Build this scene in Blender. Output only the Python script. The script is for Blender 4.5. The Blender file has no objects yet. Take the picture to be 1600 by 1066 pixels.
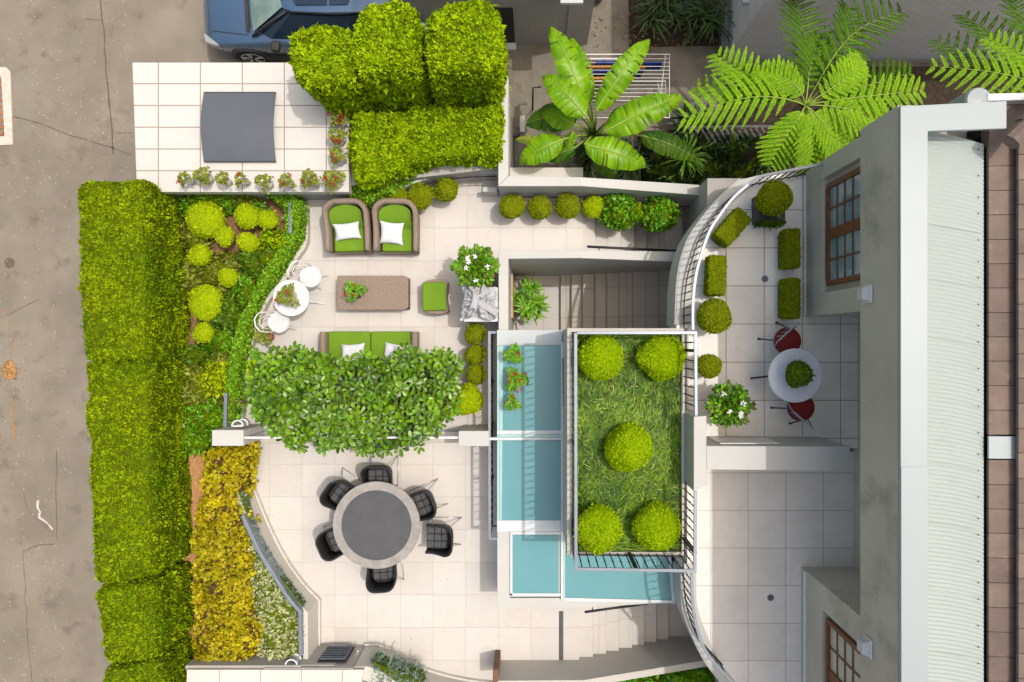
import bpy, bmesh, math, random
import numpy as np
from mathutils import Vector, noise

R = math.radians
rng = np.random.default_rng(11)
random.seed(11)
sc = bpy.context.scene

# ---------------------------------------------------------------- camera, sky, sun, exposure
H = 12.4            # height of the camera above the lounge patio (m)
F = 1067.0          # focal length in photograph pixels
NX, NY = 834.0, 537.0   # foot of the plumb line in the photograph


def W(px, py, z=0.0):
    """a point read off the photograph, at height z, as a point of the place"""
    s = (H - z) / F
    return ((px - NX) * s, -(py - NY) * s, z)


cam = bpy.data.cameras.new("camera")
cam.sensor_width = 36
cam.lens = 36 * F / 1600
cam.shift_x = -(NX - 800) / 1600
cam.shift_y = (NY - 533) / 1600
cam.clip_end = 500
camo = bpy.data.objects.new("camera", cam)
sc.collection.objects.link(camo)
camo.location = (0, 0, H)
sc.camera = camo

SUN = Vector((0.38, 0.085, 1.0)).normalized()
world = bpy.data.worlds.new("World")
sc.world = world
world.use_nodes = True
wn = world.node_tree.nodes
wl_ = world.node_tree.links
bg = wn["Background"]
sky = wn.new("ShaderNodeTexSky")
sky.sky_type = 'NISHITA'
sky.sun_disc = False
sky.sun_elevation = math.asin(SUN.z)
sky.sun_rotation = math.atan2(SUN.x, SUN.y)
wl_.new(sky.outputs[0], bg.inputs[0])
bg.inputs[1].default_value = 0.15
sky.dust_density = 8.0
sky.air_density = 1.8
sky.ozone_density = 0.0
sun = bpy.data.lights.new("sun", 'SUN')
sun.energy = 2.0
sun.angle = R(0.55)
sun.color = (1.0, 0.965, 0.92)
suno = bpy.data.objects.new("sun", sun)
sc.collection.objects.link(suno)
suno.rotation_euler = SUN.to_track_quat('Z', 'Y').to_euler()
sc.view_settings.view_transform = 'Standard'
sc.view_settings.look = 'None'
sc.view_settings.gamma = 1
sc.view_settings.exposure = 0.0
sc.render.engine = 'CYCLES'
sc.cycles.max_bounces = 6
sc.cycles.diffuse_bounces = 4

# ---------------------------------------------------------------- materials
MATS = {}


def mat(name, c, c2=None, scale=6.0, rough=0.75, bump=0.0, bscale=60.0, metal=0.0, isl=0.0, hue=0.0,
        trans=0.0, spec=0.4, rand=0.0, dirt=None, coat=0.0, detail=6.0, wave=None):
    m = bpy.data.materials.new(name)
    m.use_nodes = True
    n, l = m.node_tree.nodes, m.node_tree.links
    p = n["Principled BSDF"]
    p.inputs["Roughness"].default_value = rough
    p.inputs["Metallic"].default_value = metal
    p.inputs["Specular IOR Level"].default_value = spec
    p.inputs["Coat Weight"].default_value = coat
    tc = n.new("ShaderNodeTexCoord")
    out = None
    nz = n.new("ShaderNodeTexNoise")
    nz.inputs["Scale"].default_value = scale
    nz.inputs["Detail"].default_value = detail
    nz.inputs["Roughness"].default_value = 0.65
    l.new(tc.outputs["Object"], nz.inputs["Vector"])
    rp = n.new("ShaderNodeValToRGB")
    rp.color_ramp.elements[0].position = 0.36
    rp.color_ramp.elements[1].position = 0.64
    l.new(nz.outputs[0], rp.inputs[0])
    c2 = c2 or tuple(x * 0.85 for x in c)
    rp.color_ramp.elements[0].color = (*c2, 1)
    rp.color_ramp.elements[1].color = (*c, 1)
    out = rp.outputs[0]
    if dirt:
        dc, ds, lo, hi = dirt
        n2 = n.new("ShaderNodeTexNoise")
        n2.inputs["Scale"].default_value = ds
        n2.inputs["Detail"].default_value = 8
        n2.inputs["Roughness"].default_value = 0.7
        l.new(tc.outputs["Object"], n2.inputs["Vector"])
        mr = n.new("ShaderNodeMapRange")
        mr.inputs[1].default_value = lo
        mr.inputs[2].default_value = hi
        l.new(n2.outputs[0], mr.inputs[0])
        mx = n.new("ShaderNodeMix")
        mx.data_type = 'RGBA'
        mx.inputs[7].default_value = (*dc, 1)
        l.new(mr.outputs[0], mx.inputs[0])
        l.new(out, mx.inputs[6])
        out = mx.outputs[2]
    if isl or rand or hue:
        hs = n.new("ShaderNodeHueSaturation")
        if isl or hue:
            g = n.new("ShaderNodeNewGeometry")
            src = g.outputs["Random Per Island"]
        else:
            g = n.new("ShaderNodeObjectInfo")
            src = g.outputs["Random"]
        mr = n.new("ShaderNodeMapRange")
        a = isl or rand
        mr.inputs[3].default_value = 1 - a
        mr.inputs[4].default_value = 1 + a
        l.new(src, mr.inputs[0])
        l.new(mr.outputs[0], hs.inputs["Value"])
        if hue:
            mh = n.new("ShaderNodeMath")
            mh.operation = 'MULTIPLY'
            mh.inputs[1].default_value = 37.0
            l.new(src, mh.inputs[0])
            fr = n.new("ShaderNodeMath")
            fr.operation = 'FRACT'
            l.new(mh.outputs[0], fr.inputs[0])
            m2 = n.new("ShaderNodeMapRange")
            m2.inputs[3].default_value = 0.5 - hue
            m2.inputs[4].default_value = 0.5 + hue
            l.new(fr.outputs[0], m2.inputs[0])
            l.new(m2.outputs[0], hs.inputs["Hue"])
        l.new(out, hs.inputs["Color"])
        out = hs.outputs[0]
    l.new(out, p.inputs["Base Color"])
    if bump:
        b = n.new("ShaderNodeBump")
        b.inputs["Strength"].default_value = bump
        b.inputs["Distance"].default_value = 0.01
        if wave:
            t = n.new("ShaderNodeTexChecker")
            t.inputs["Scale"].default_value = wave
            l.new(tc.outputs["Object"], t.inputs["Vector"])
            hsrc = t.outputs["Fac"]
        else:
            t = n.new("ShaderNodeTexNoise")
            t.inputs["Scale"].default_value = bscale
            t.inputs["Detail"].default_value = 5
            l.new(tc.outputs["Object"], t.inputs["Vector"])
            hsrc = t.outputs[0]
        l.new(hsrc, b.inputs["Height"])
        l.new(b.outputs[0], p.inputs["Normal"])
    if trans:
        tr = n.new("ShaderNodeBsdfTranslucent")
        l.new(out, tr.inputs[0])
        ms = n.new("ShaderNodeMixShader")
        ms.inputs[0].default_value = trans
        l.new(p.outputs[0], ms.inputs[1])
        l.new(tr.outputs[0], ms.inputs[2])
        l.new(ms.outputs[0], n["Material Output"].inputs[0])
    MATS[name] = m
    return m


def tile_mat(name, c, joint, w, h, x0, y0, gap=0.006, var=0.05, rough=0.55, stain=(0.5, 0.42, 0.33), offset=0.0,
             slo=0.50, shi=0.88, smax=0.55):
    """square paving laid from a given joint crossing (object coordinates)"""
    m = bpy.data.materials.new(name)
    m.use_nodes = True
    n, l = m.node_tree.nodes, m.node_tree.links
    p = n["Principled BSDF"]
    p.inputs["Roughness"].default_value = rough
    tc = n.new("ShaderNodeTexCoord")
    mp = n.new("ShaderNodeMapping")
    mp.inputs["Location"].default_value = (-x0 + 50 * w, -y0 + 50 * h, 0)
    l.new(tc.outputs["Object"], mp.inputs[0])
    b = n.new("ShaderNodeTexBrick")
    b.offset = offset
    b.squash = 1.0
    b.inputs["Scale"].default_value = 1
    b.inputs["Brick Width"].default_value = w
    b.inputs["Row Height"].default_value = h
    b.inputs["Mortar Size"].default_value = gap
    b.inputs["Mortar Smooth"].default_value = 0.3
    b.inputs["Bias"].default_value = 0
    b.inputs["Color1"].default_value = (*[x * (1 - var) for x in c], 1)
    b.inputs["Color2"].default_value = (*[min(.95, x * (1 + var)) for x in c], 1)
    b.inputs["Mortar"].default_value = (*joint, 1)
    l.new(mp.outputs[0], b.inputs["Vector"])
    n2 = n.new("ShaderNodeTexNoise")
    n2.inputs["Scale"].default_value = 1.3
    n2.inputs["Detail"].default_value = 9
    n2.inputs["Roughness"].default_value = 0.75
    l.new(tc.outputs["Object"], n2.inputs["Vector"])
    mr = n.new("ShaderNodeMapRange")
    mr.inputs[1].default_value = slo
    mr.inputs[2].default_value = shi
    mr.inputs[4].default_value = smax
    l.new(n2.outputs[0], mr.inputs[0])
    mx = n.new("ShaderNodeMix")
    mx.data_type = 'RGBA'
    mx.inputs[7].default_value = (*stain, 1)
    l.new(mr.outputs[0], mx.inputs[0])
    l.new(b.outputs[0], mx.inputs[6])
    n3 = n.new("ShaderNodeTexNoise")
    n3.inputs["Scale"].default_value = 9
    n3.inputs["Detail"].default_value = 8
    l.new(tc.outputs["Object"], n3.inputs["Vector"])
    mv = n.new("ShaderNodeMapRange")
    mv.inputs[3].default_value = 0.93
    mv.inputs[4].default_value = 1.05
    l.new(n3.outputs[0], mv.inputs[0])
    hs = n.new("ShaderNodeHueSaturation")
    l.new(mv.outputs[0], hs.inputs["Value"])
    l.new(mx.outputs[2], hs.inputs["Color"])
    l.new(hs.outputs[0], p.inputs["Base Color"])
    bp = n.new("ShaderNodeBump")
    bp.inputs["Strength"].default_value = 0.5
    bp.inputs["Distance"].default_value = 0.004
    bp.invert = True
    l.new(b.outputs["Fac"], bp.inputs["Height"])
    l.new(bp.outputs[0], p.inputs["Normal"])
    MATS[name] = m
    return m


# ---------------------------------------------------------------- mesh helpers
def wloc(o):
    v = Vector((0, 0, 0))
    while o is not None:
        v += o.location
        o = o.parent
    return v


class B:
    def __init__(s):
        s.v, s.f, s.mi, s.cur = [], [], [], 0

    def face(s, idx):
        s.f.append(tuple(idx))
        s.mi.append(s.cur)

    def box(s, x0, x1, y0, y1, z0, z1):
        return s.prism([(x0, y0, z1), (x1, y0, z1), (x1, y1, z1), (x0, y1, z1)], z0)

    def boxc(s, c, sz, rz=0, rx=0, ry=0):
        from mathutils import Euler
        e = Euler((rx, ry, rz)).to_matrix()
        b = len(s.v)
        for dz in (-.5, .5):
            for dx, dy in ((-.5, -.5), (.5, -.5), (.5, .5), (-.5, .5)):
                q = e @ Vector((dx * sz[0], dy * sz[1], dz * sz[2])) + Vector(c)
                s.v.append(tuple(q))
        for q in ((3, 2, 1, 0), (4, 5, 6, 7), (0, 1, 5, 4), (1, 2, 6, 5), (2, 3, 7, 6), (3, 0, 4, 7)):
            s.face([b + i for i in q])
        return s

    def prism(s, top, zb):
        """top: world points (x,y,z); straight down to zb (number or list of bottoms)"""
        n = len(top)
        a = sum(top[i][0] * top[(i + 1) % n][1] - top[(i + 1) % n][0] * top[i][1] for i in range(n))
        zz = list(zb) if isinstance(zb, (list, tuple)) else [zb] * n
        if a < 0:
            top = top[::-1]
            zz = zz[::-1]
        b = len(s.v)
        s.v += [tuple(p) for p in top] + [(p[0], p[1], q) for p, q in zip(top, zz)]
        s.face([b + i for i in range(n)])
        s.face([b + n + i for i in range(n)][::-1])
        for i in range(n):
            j = (i + 1) % n
            s.face([b + i, b + n + i, b + n + j, b + j])
        return s

    def ribbon(s, P1, P2, zb):
        """wall between two lines of world points; P1/P2 same length"""
        n = len(P1)
        b = len(s.v)
        zz = zb if isinstance(zb, (list, tuple)) else [zb] * n
        for p, q, z in zip(P1, P2, zz):
            s.v += [tuple(p), tuple(q), (p[0], p[1], z), (q[0], q[1], z)]
        for i in range(n - 1):
            k, m = b + 4 * i, b + 4 * i + 4
            s.face([k, k + 1, m + 1, m])
            s.face([k + 2, m + 2, m + 3, k + 3])
            s.face([k, m, m + 2, k + 2])
            s.face([k + 1, k + 3, m + 3, m + 1])
        s.face([b, b + 2, b + 3, b + 1])
        k = b + 4 * (n - 1)
        s.face([k, k + 1, k + 3, k + 2])
        return s

    def tube(s, pts, r, seg=8, closed=False, flat=1.0):
        pts = [Vector(p) for p in pts]
        n = len(pts)
        rs = r if isinstance(r, (list, tuple)) else [r] * n
        b = len(s.v)
        up = Vector((0, 0, 1))
        for i, p in enumerate(pts):
            if closed:
                t = pts[(i + 1) % n] - pts[i - 1]
            else:
                t = pts[min(i + 1, n - 1)] - pts[max(i - 1, 0)]
            if t.length < 1e-9:
                t = Vector((0, 0, 1))
            t.normalize()
            u = t.cross(up)
            if u.length < 0.05:
                u = t.cross(Vector((1, 0, 0)))
            u.normalize()
            w = u.cross(t)
            for k in range(seg):
                a = 2 * math.pi * k / seg
                s.v.append(tuple(p + (u * math.cos(a) + w * math.sin(a) * flat) * rs[i]))
        m = n if closed else n - 1
        for i in range(m):
            for k in range(seg):
                a, c = b + i * seg, b + ((i + 1) % n) * seg
                s.face([a + k, a + (k + 1) % seg, c + (k + 1) % seg, c + k])
        if not closed:
            s.face([b + k for k in range(seg)][::-1])
            s.face([b + (n - 1) * seg + k for k in range(seg)])
        return s

    def lathe(s, c, prof, seg=24, a0=0, a1=2 * math.pi):
        b = len(s.v)
        full = abs(a1 - a0 - 2 * math.pi) < 1e-6
        n = seg if full else seg + 1
        for r, z in prof:
            for k in range(n):
                a = a0 + (a1 - a0) * k / seg
                s.v.append((c[0] + r * math.cos(a), c[1] + r * math.sin(a), c[2] + z))
        for i in range(len(prof) - 1):
            for k in range(seg):
                k2 = (k + 1) % n
                s.face([b + i * n + k, b + i * n + k2, b + (i + 1) * n + k2, b + (i + 1) * n + k])
        if full:
            if prof[0][0] > 1e-6:
                s.face([b + k for k in range(n)][::-1])
            if prof[-1][0] > 1e-6:
                s.face([b + (len(prof) - 1) * n + k for k in range(n)])
        return s

    def grid(s, fn, nu, nv):
        b = len(s.v)
        for i in range(nu + 1):
            for j in range(nv + 1):
                s.v.append(tuple(fn(i / nu, j / nv)))
        for i in range(nu):
            for j in range(nv):
                a = b + i * (nv + 1) + j
                s.face([a, a + nv + 1, a + nv + 2, a + 1])
        return s

    def build(s, name, m, parent=None, smooth=False, bevel=0.0, loc=None, local=False, sub=0, seg=2):
        me = bpy.data.meshes.new(name)
        o = bpy.data.objects.new(name, me)
        if local:
            off = Vector(loc or (0, 0, 0))
            o.location = off
            off = Vector((0, 0, 0))
        elif parent is not None:
            off = wloc(parent)
        elif loc is not None:
            off = Vector(loc)
            o.location = off
        else:
            xs = [p[0] for p in s.v]
            ys = [p[1] for p in s.v]
            zs = [p[2] for p in s.v]
            off = Vector(((min(xs) + max(xs)) / 2, (min(ys) + max(ys)) / 2, min(zs)))
            o.location = off
        me.from_pydata([(p[0] - off.x, p[1] - off.y, p[2] - off.z) for p in s.v], [], s.f)
        ms = m if isinstance(m, (list, tuple)) else [m]
        for q in ms:
            me.materials.append(MATS[q] if isinstance(q, str) else q)
        if len(ms) > 1:
            me.polygons.foreach_set("material_index", s.mi)
        if smooth:
            me.polygons.foreach_set("use_smooth", [True] * len(me.polygons))
        me.validate()
        me.update()
        sc.collection.objects.link(o)
        if parent is not None:
            o.parent = parent
        if bevel:
            md = o.modifiers.new("bevel", 'BEVEL')
            md.width = bevel
            md.segments = seg
            md.limit_method = 'ANGLE'
            md.angle_limit = R(35)
        if sub:
            md = o.modifiers.new("sub", 'SUBSURF')
            md.levels = md.render_levels = sub
        return o


def tag(o, label=None, cat=None, group=None, kind=None):
    if label:
        o["label"] = label
    if cat:
        o["category"] = cat
    if group:
        o["group"] = group
    if kind:
        o["kind"] = kind
    return o


def thing(name, label, cat, loc=(0, 0, 0), group=None, rz=0):
    o = bpy.data.objects.new(name, None)
    o.empty_display_size = 0.1
    sc.collection.objects.link(o)
    o.location = loc
    o.rotation_euler = (0, 0, rz)
    return tag(o, label, cat, group)


def copy_tree(o, parent=None):
    c = o.copy()
    sc.collection.objects.link(c)
    c.parent = parent
    for ch in list(o.children):
        copy_tree(ch, c)
    return c


def place(proto, used, loc, rz=0, label=None, scale=None):
    """first call moves the thing itself, later calls copy it with its parts"""
    o = proto if not used else copy_tree(proto)
    used.append(1)
    o.location = loc
    o.rotation_euler = (0, 0, rz)
    if label:
        o["label"] = label
    if scale:
        o.scale = (scale,) * 3 if not isinstance(scale, tuple) else scale
    return o


def struct(o, label=None):
    o["kind"] = "structure"
    return o


# ---------------------------------------------------------------- foliage helpers
def nrm(a):
    return a / np.maximum(np.linalg.norm(a, axis=-1, keepdims=True), 1e-9)


def tangents(N):
    a = np.where(np.abs(N[:, 2:3]) < 0.9, np.array([[0, 0, 1.0]]), np.array([[1.0, 0, 0]]))
    t = nrm(np.cross(N, a))
    return t, np.cross(N, t)


def leaf4(P, D, N, L, Wd, fold=0.15):
    """folded lozenge leaves: base P, direction D, face normal N"""
    D = nrm(D)
    S = nrm(np.cross(D, N))
    N = np.cross(S, D)
    L = np.asarray(L).reshape(-1, 1)
    Wd = np.asarray(Wd).reshape(-1, 1)
    m = P + D * L * 0.45 + N * (L * fold)
    V = np.stack([P, m + S * Wd * 0.5, P + D * L, m - S * Wd * 0.5], 1).reshape(-1, 3)
    n = len(P)
    Fq = np.arange(n * 4).reshape(n, 4)
    return V, Fq


def leaf6(P, D, N, L, Wd, fold=0.12, droop=0.15, wa=.5, wb=.42):
    D = nrm(D)
    S = nrm(np.cross(D, N))
    N = np.cross(S, D)
    L = np.asarray(L).reshape(-1, 1)
    Wd = np.asarray(Wd).reshape(-1, 1)
    a = P + D * L * 0.35
    b = P + D * L * 0.72 - N * L * droop * .4
    t = P + D * L - N * L * droop
    up = N * Wd * fold * 2
    V = np.stack([P, a + S * Wd * wa + up, b + S * Wd * wb + up, t,
                  b - S * Wd * wb + up, a - S * Wd * wa + up, a * .5 + b * .5], 1).reshape(-1, 3)
    n = len(P)
    i = np.arange(n)[:, None] * 7
    Fq = np.concatenate([i + np.array([[0, 1, 2, 6]]), i + np.array([[6, 2, 3, 4]]), i + np.array([[0, 6, 4, 5]])], 1).reshape(-1, 4)
    return V, Fq


def merge(parts):
    """parts: list of (V,F,matindex); F quads or tris padded"""
    V, Fq, M, k = [], [], [], 0
    for v, f, m in parts:
        V.append(v)
        Fq.append(f + k)
        M.append(np.full(len(f), m, dtype=np.int32))
        k += len(v)
    return np.concatenate(V), Fq, M


def npmesh(name, parts, mats, parent=None, loc=None, smooth=False, local=False):
    V, Fs, Ms = merge(parts)
    me = bpy.data.meshes.new(name)
    o = bpy.data.objects.new(name, me)
    if local:
        off = np.zeros(3)
        if loc is not None:
            o.location = loc
    elif parent is not None:
        off = np.array(wloc(parent))
    else:
        if loc is None:
            mn, mxx = V.min(0), V.max(0)
            loc = ((mn[0] + mxx[0]) / 2, (mn[1] + mxx[1]) / 2, mn[2])
        o.location = loc
        off = np.array(loc)
    V = V - off
    me.vertices.add(len(V))
    me.vertices.foreach_set("co", V.astype(np.float32).ravel())
    tot = np.concatenate([np.full(len(f), f.shape[1], dtype=np.int32) for f in Fs])
    li = np.concatenate([f.ravel() for f in Fs]).astype(np.int32)
    start = np.concatenate([[0], np.cumsum(tot)[:-1]]).astype(np.int32)
    me.loops.add(len(li))
    me.loops.foreach_set("vertex_index", li)
    me.polygons.add(len(tot))
    me.polygons.foreach_set("loop_start", start)
    me.polygons.foreach_set("loop_total", tot)
    for q in mats:
        me.materials.append(MATS[q])
    me.polygons.foreach_set("material_index", np.concatenate(Ms))
    if smooth:
        me.polygons.foreach_set("use_smooth", np.ones(len(tot), dtype=bool))
    me.update(calc_edges=True)
    sc.collection.objects.link(o)
    if parent is not None:
        o.parent = parent
    return o


def core_from(b, cell=0.12, amp=0.04, freq=2.5, bevel=0.1, seed=0.0, drop_bottom=True):
    """rounded, subdivided and slightly lumpy solid -> (V, tris)"""
    bm = bmesh.new()
    vs = [bm.verts.new(p) for p in b.v]
    for f in b.f:
        try:
            bm.faces.new([vs[i] for i in f])
        except ValueError:
            pass
    bmesh.ops.remove_doubles(bm, verts=bm.verts, dist=1e-4)
    if bevel:
        bmesh.ops.bevel(bm, geom=list(bm.edges), offset=bevel, segments=2, affect='EDGES', profile=0.6, clamp_overlap=True)
    bmesh.ops.triangulate(bm, faces=bm.faces)
    for _ in range(9):
        ed = [e for e in bm.edges if e.calc_length() > cell]
        if not ed or len(bm.faces) > 60000:
            break
        bmesh.ops.subdivide_edges(bm, edges=ed, cuts=1, use_grid_fill=False)
        bmesh.ops.triangulate(bm, faces=[f for f in bm.faces if len(f.verts) > 3])
    bm.normal_update()
    bmesh.ops.recalc_face_normals(bm, faces=bm.faces)
    bm.normal_update()
    so = Vector((seed * 7.3, seed * 3.1, seed))
    mv = []
    for v in bm.verts:
        d = noise.noise(v.co * freq + so) * amp + noise.noise(v.co * freq * 3 + so) * amp * 0.5
        mv.append(v.co + v.normal * d)
    for v, c in zip(bm.verts, mv):
        v.co = c
    V = np.array([v.co for v in bm.verts])
    bm.verts.index_update()
    T = np.array([[v.index for v in f.verts] for f in bm.faces if len(f.verts) == 3])
    bm.free()
    return V, T


def ball_core(c, r, amp=0.02, freq=4, flat=0.85, sub=4, seed=0.0):
    bm = bmesh.new()
    bmesh.ops.create_icosphere(bm, subdivisions=sub, radius=1)
    so = Vector((seed * 7.3, seed * 3.1, seed))
    rr = r if isinstance(r, (tuple, list)) else (r, r, r * flat)
    V = []
    for v in bm.verts:
        d = 1 + (noise.noise(Vector(c) + v.co * freq * rr[0] + so)) * amp / rr[0] * 2
        V.append((c[0] + v.co.x * rr[0] * d, c[1] + v.co.y * rr[1] * d, c[2] + v.co.z * rr[2] * d))
    T = np.array([[v.index for v in f.verts] for f in bm.faces])
    bm.free()
    return np.array(V), T


def sample(V, T, n, up_only=None):
    a, b, c = V[T[:, 0]], V[T[:, 1]], V[T[:, 2]]
    cr = np.cross(b - a, c - a)
    ar = np.linalg.norm(cr, axis=1)
    N = cr / np.maximum(ar[:, None], 1e-12)
    w = ar.copy()
    if up_only is not None:
        w[N[:, 2] < up_only] = 0
    idx = rng.choice(len(T), n, p=w / w.sum())
    u, v = rng.random(n), rng.random(n)
    k = u + v > 1
    u[k], v[k] = 1 - u[k], 1 - v[k]
    P = a[idx] + (b - a)[idx] * u[:, None] + (c - a)[idx] * v[:, None]
    return P, N[idx]


def area(V, T):
    return np.linalg.norm(np.cross(V[T[:, 1]] - V[T[:, 0]], V[T[:, 2]] - V[T[:, 0]]), axis=1).sum() / 2


def leafy(name, cores, mats, dens, L, Wd, out=0.03, spread=1.0, parent=None, kind6=False, clump=0.0, sink=0.02,
          up=0.3, jitter=0.35, shrink=0.0, up_only=-0.4, loc=None):
    """mesh of leaves over one or more core solids. mats = [leaf, core]"""
    parts = []
    for V, T in cores:
        n = max(20, int(area(V, T) * dens))
        P, N = sample(V, T, n, up_only)
        t, s = tangents(N)
        a = rng.random(n)[:, None] * 2 * np.pi
        tan = t * np.cos(a) + s * np.sin(a)
        D = N * (1 - jitter * rng.random((n, 1))) * (1.0 - spread * 0.5) + tan * spread * (0.4 + rng.random((n, 1))) \
            + np.array([[0, 0, up]])
        if clump:
            # whole sprays lean together
            q = np.floor(P / clump)
            h = np.sin(q @ np.array([12.9898, 78.233, 37.719])) * 43758.5453
            h2 = np.sin(q @ np.array([39.346, 11.135, 83.155])) * 24634.6345
            ang = (h - np.floor(h)) * 2 * np.pi
            D += (t * np.cos(ang)[:, None] + s * np.sin(ang)[:, None]) * 0.7
            P = P + N * ((h2 - np.floor(h2))[:, None] - 0.6) * out
        fn = N + (rng.random((n, 3)) - .5) * 1.1
        sz = 0.65 + 0.7 * rng.random(n)
        shoot = rng.random(n) < 0.004
        sz[shoot] *= 1.9
        D[shoot] += N[shoot] * 1.6
        P = P + N * (out * (rng.random((n, 1)) - 0.4)) - N * sink
        if kind6:
            v, f = leaf6(P, D, fn, L * sz, Wd * sz)
        else:
            v, f = leaf4(P, D, fn, L * sz, Wd * sz)
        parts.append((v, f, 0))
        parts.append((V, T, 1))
    return npmesh(name, parts, mats, parent=parent, loc=loc)

# ---------------------------------------------------------------- palette
mat('asphalt', (.27, .235, .19), (.205, .178, .143), .8, .9, .6, 160, dirt=((.13, .105, .085), 2.2, .56, .75))
mat('asphalt_crack', (.15, .125, .098), (.10, .085, .065), 12, .95)
mat('asphalt_patch', (.62, .58, .52), (.5, .45, .38), 14, .9, .4)
mat('leaf_litter', (.42, .25, .10), (.22, .11, .04), 30, .9, isl=.4)
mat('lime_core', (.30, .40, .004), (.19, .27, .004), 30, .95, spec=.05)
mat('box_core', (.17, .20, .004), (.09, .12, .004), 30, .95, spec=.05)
mat('render_wall', (.56, .56, .52), (.52, .52, .48), .8, .85, .12, 90, dirt=((.40, .40, .36), 1.6, .6, .85))
mat('wall_cap', (.52, .52, .50), (.485, .485, .46), 1.2, .75, .1, 60, dirt=((.45, .44, .40), 2.2, .62, .85))
mat('cream_wall', (.54, .52, .475), (.50, .48, .435), 1.2, .8, .12, 60, dirt=((.48, .42, .34), 2.2, .6, .85))
mat('grey_wall', (.40, .38, .36), (.35, .335, .315), 1.2, .8, .12, 60, dirt=((.25, .23, .20), 2.2, .6, .85))
mat('house_wall', (.57, .555, .49), (.50, .485, .42), .9, .85, .15, 70, dirt=((.20, .195, .16), .75, .55, .80))
mat('rail_metal', (.24, .275, .32), (.20, .23, .27), 5, .4, metal=.35)
mat('dark_metal', (.03, .03, .032), None, 9, .5, metal=.4)
mat('white_metal', (.80, .80, .80), (.72, .72, .72), 5, .35)
mat('white_frame', (.62, .66, .68), (.57, .61, .63), 2, .4)
mat('aqua_glass', (.14, .335, .37), (.125, .31, .345), .9, .2, spec=.3)
mat('aqua_edge', (.38, .60, .58), (.34, .55, .54), 1.5, .2, spec=.5)
mat('soil', (.30, .17, .09), (.16, .09, .05), 16, .95, 1.0, 50)
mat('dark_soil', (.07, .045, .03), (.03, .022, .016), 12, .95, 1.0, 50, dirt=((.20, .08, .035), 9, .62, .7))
mat('bark_mulch', (.55, .30, .14), (.33, .16, .07), 28, .95, 1.0, 60)
mat('concrete', (.24, .215, .175), (.18, .16, .13), 1.5, .9, .5, 90, dirt=((.10, .085, .065), 2.6, .53, .75))
mat('roof_panel', (.36, .41, .395), (.335, .385, .37), .5, .45, dirt=((.26, .30, .27), 1.2, .6, .9))
mat('roof_capping', (.34, .385, .40), (.315, .36, .375), .5, .4, dirt=((.25, .29, .30), 1.1, .58, .85))
mat('roof_tile', (.205, .155, .13), (.15, .112, .094), 2.2, .85, .6, 60, isl=.16, dirt=((.36, .27, .22), 5, .6, .8))
mat('gutter_dark', (.015, .014, .02), None, 5, .6)
mat('timber', (.22, .085, .035), (.15, .055, .022), 12, .5)
mat('window_glass', (.30, .42, .47), (.16, .28, .33), 2.4, .06, spec=.8)
mat('curtain_glass', (.55, .55, .45), (.45, .46, .38), 2.4, .08, spec=.8)
mat('leaf_core', (.11, .15, .003), (.05, .075, .003), 22, .95, spec=.05)  # inner core; shade between the leaves is put into its dark colour
mat('leaf_core_gold', (.09, .04, .014), (.04, .02, .01), 22, .95)  # maroon core, darkened in colour for the shaded gaps between leaves
mat('hedge_leaf', (.34, .44, .003), (.17, .29, .003), 1.3, .7, isl=.42, hue=.012, trans=.3, spec=.12)
mat('cypress_leaf', (.40, .56, .004), (.29, .45, .004), 1.6, .65, isl=.32, hue=.014, trans=.3, spec=.12)
mat('box_leaf', (.32, .38, .008), (.25, .32, .006), 3, .65, isl=.25, hue=.012, trans=.2, spec=.12)
mat('lime_leaf', (.44, .62, .003), (.36, .54, .003), 3, .65, isl=.2, hue=.010, trans=.3, spec=.12)
mat('yellow_leaf', (.55, .66, .006), (.44, .56, .006), 3, .65, isl=.22, hue=.012, trans=.3, spec=.12)
mat('ivy_leaf', (.26, .50, .02), (.17, .38, .015), 3, .5, isl=.5, hue=.02, trans=.2)
mat('dark_leaf', (.14, .26, .008), (.07, .16, .006), 2, .5, isl=.45, hue=.025, trans=.2)
mat('shade_leaf', (.055, .11, .02), (.025, .055, .012), 2, .5, isl=.5, hue=.025, trans=.15)  # shade of the northern beds and inner magnolia put into the leaf colour
mat('olive_leaf', (.28, .33, .035), (.18, .22, .02), 2, .55, isl=.45, hue=.03, trans=.2)
mat('gold_leaf', (.56, .47, .005), (.42, .38, .006), 1.6, .6, isl=.3, hue=.014, trans=.25)
mat('sage_leaf', (.50, .53, .27), (.40, .44, .21), 2, .6, isl=.25, hue=.01, trans=.1)
mat('blue_leaf', (.26, .38, .30), (.18, .28, .22), 2, .6, isl=.3, hue=.01, trans=.1)
mat('magnolia_leaf', (.15, .29, .003), (.06, .15, .002), 2.2, .34, isl=.55, hue=.014, trans=.12, spec=.45)
mat('green_leaf', (.20, .44, .012), (.12, .32, .010), 3, .4, isl=.4, hue=.02, trans=.2)
mat('fern_shaded', (.07, .18, .003), (.035, .10, .003), 1.2, .7, isl=.3, hue=.012, trans=.2, spec=.1)  # darker copy of fern_leaf; shade on some fronds is in the colour
mat('fern_leaf', (.25, .48, .002), (.17, .37, .002), 1.2, .6, isl=.25, hue=.012, trans=.25, spec=.15)
mat('banana_leaf', (.25, .47, .003), (.12, .31, .003), 3.2, .38, hue=0, trans=.3, spec=.35)
mat('midrib', (.32, .44, .06), None, 8, .5)
mat('stem', (.22, .26, .07), (.16, .14, .05), 8, .7)
mat('trunk', (.12, .08, .05), (.06, .04, .028), 14, .9, .8, 40)
mat('grass_blade', (.17, .31, .004), (.045, .125, .003), 2.4, .55, isl=.55, hue=.03, trans=.25)
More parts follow.
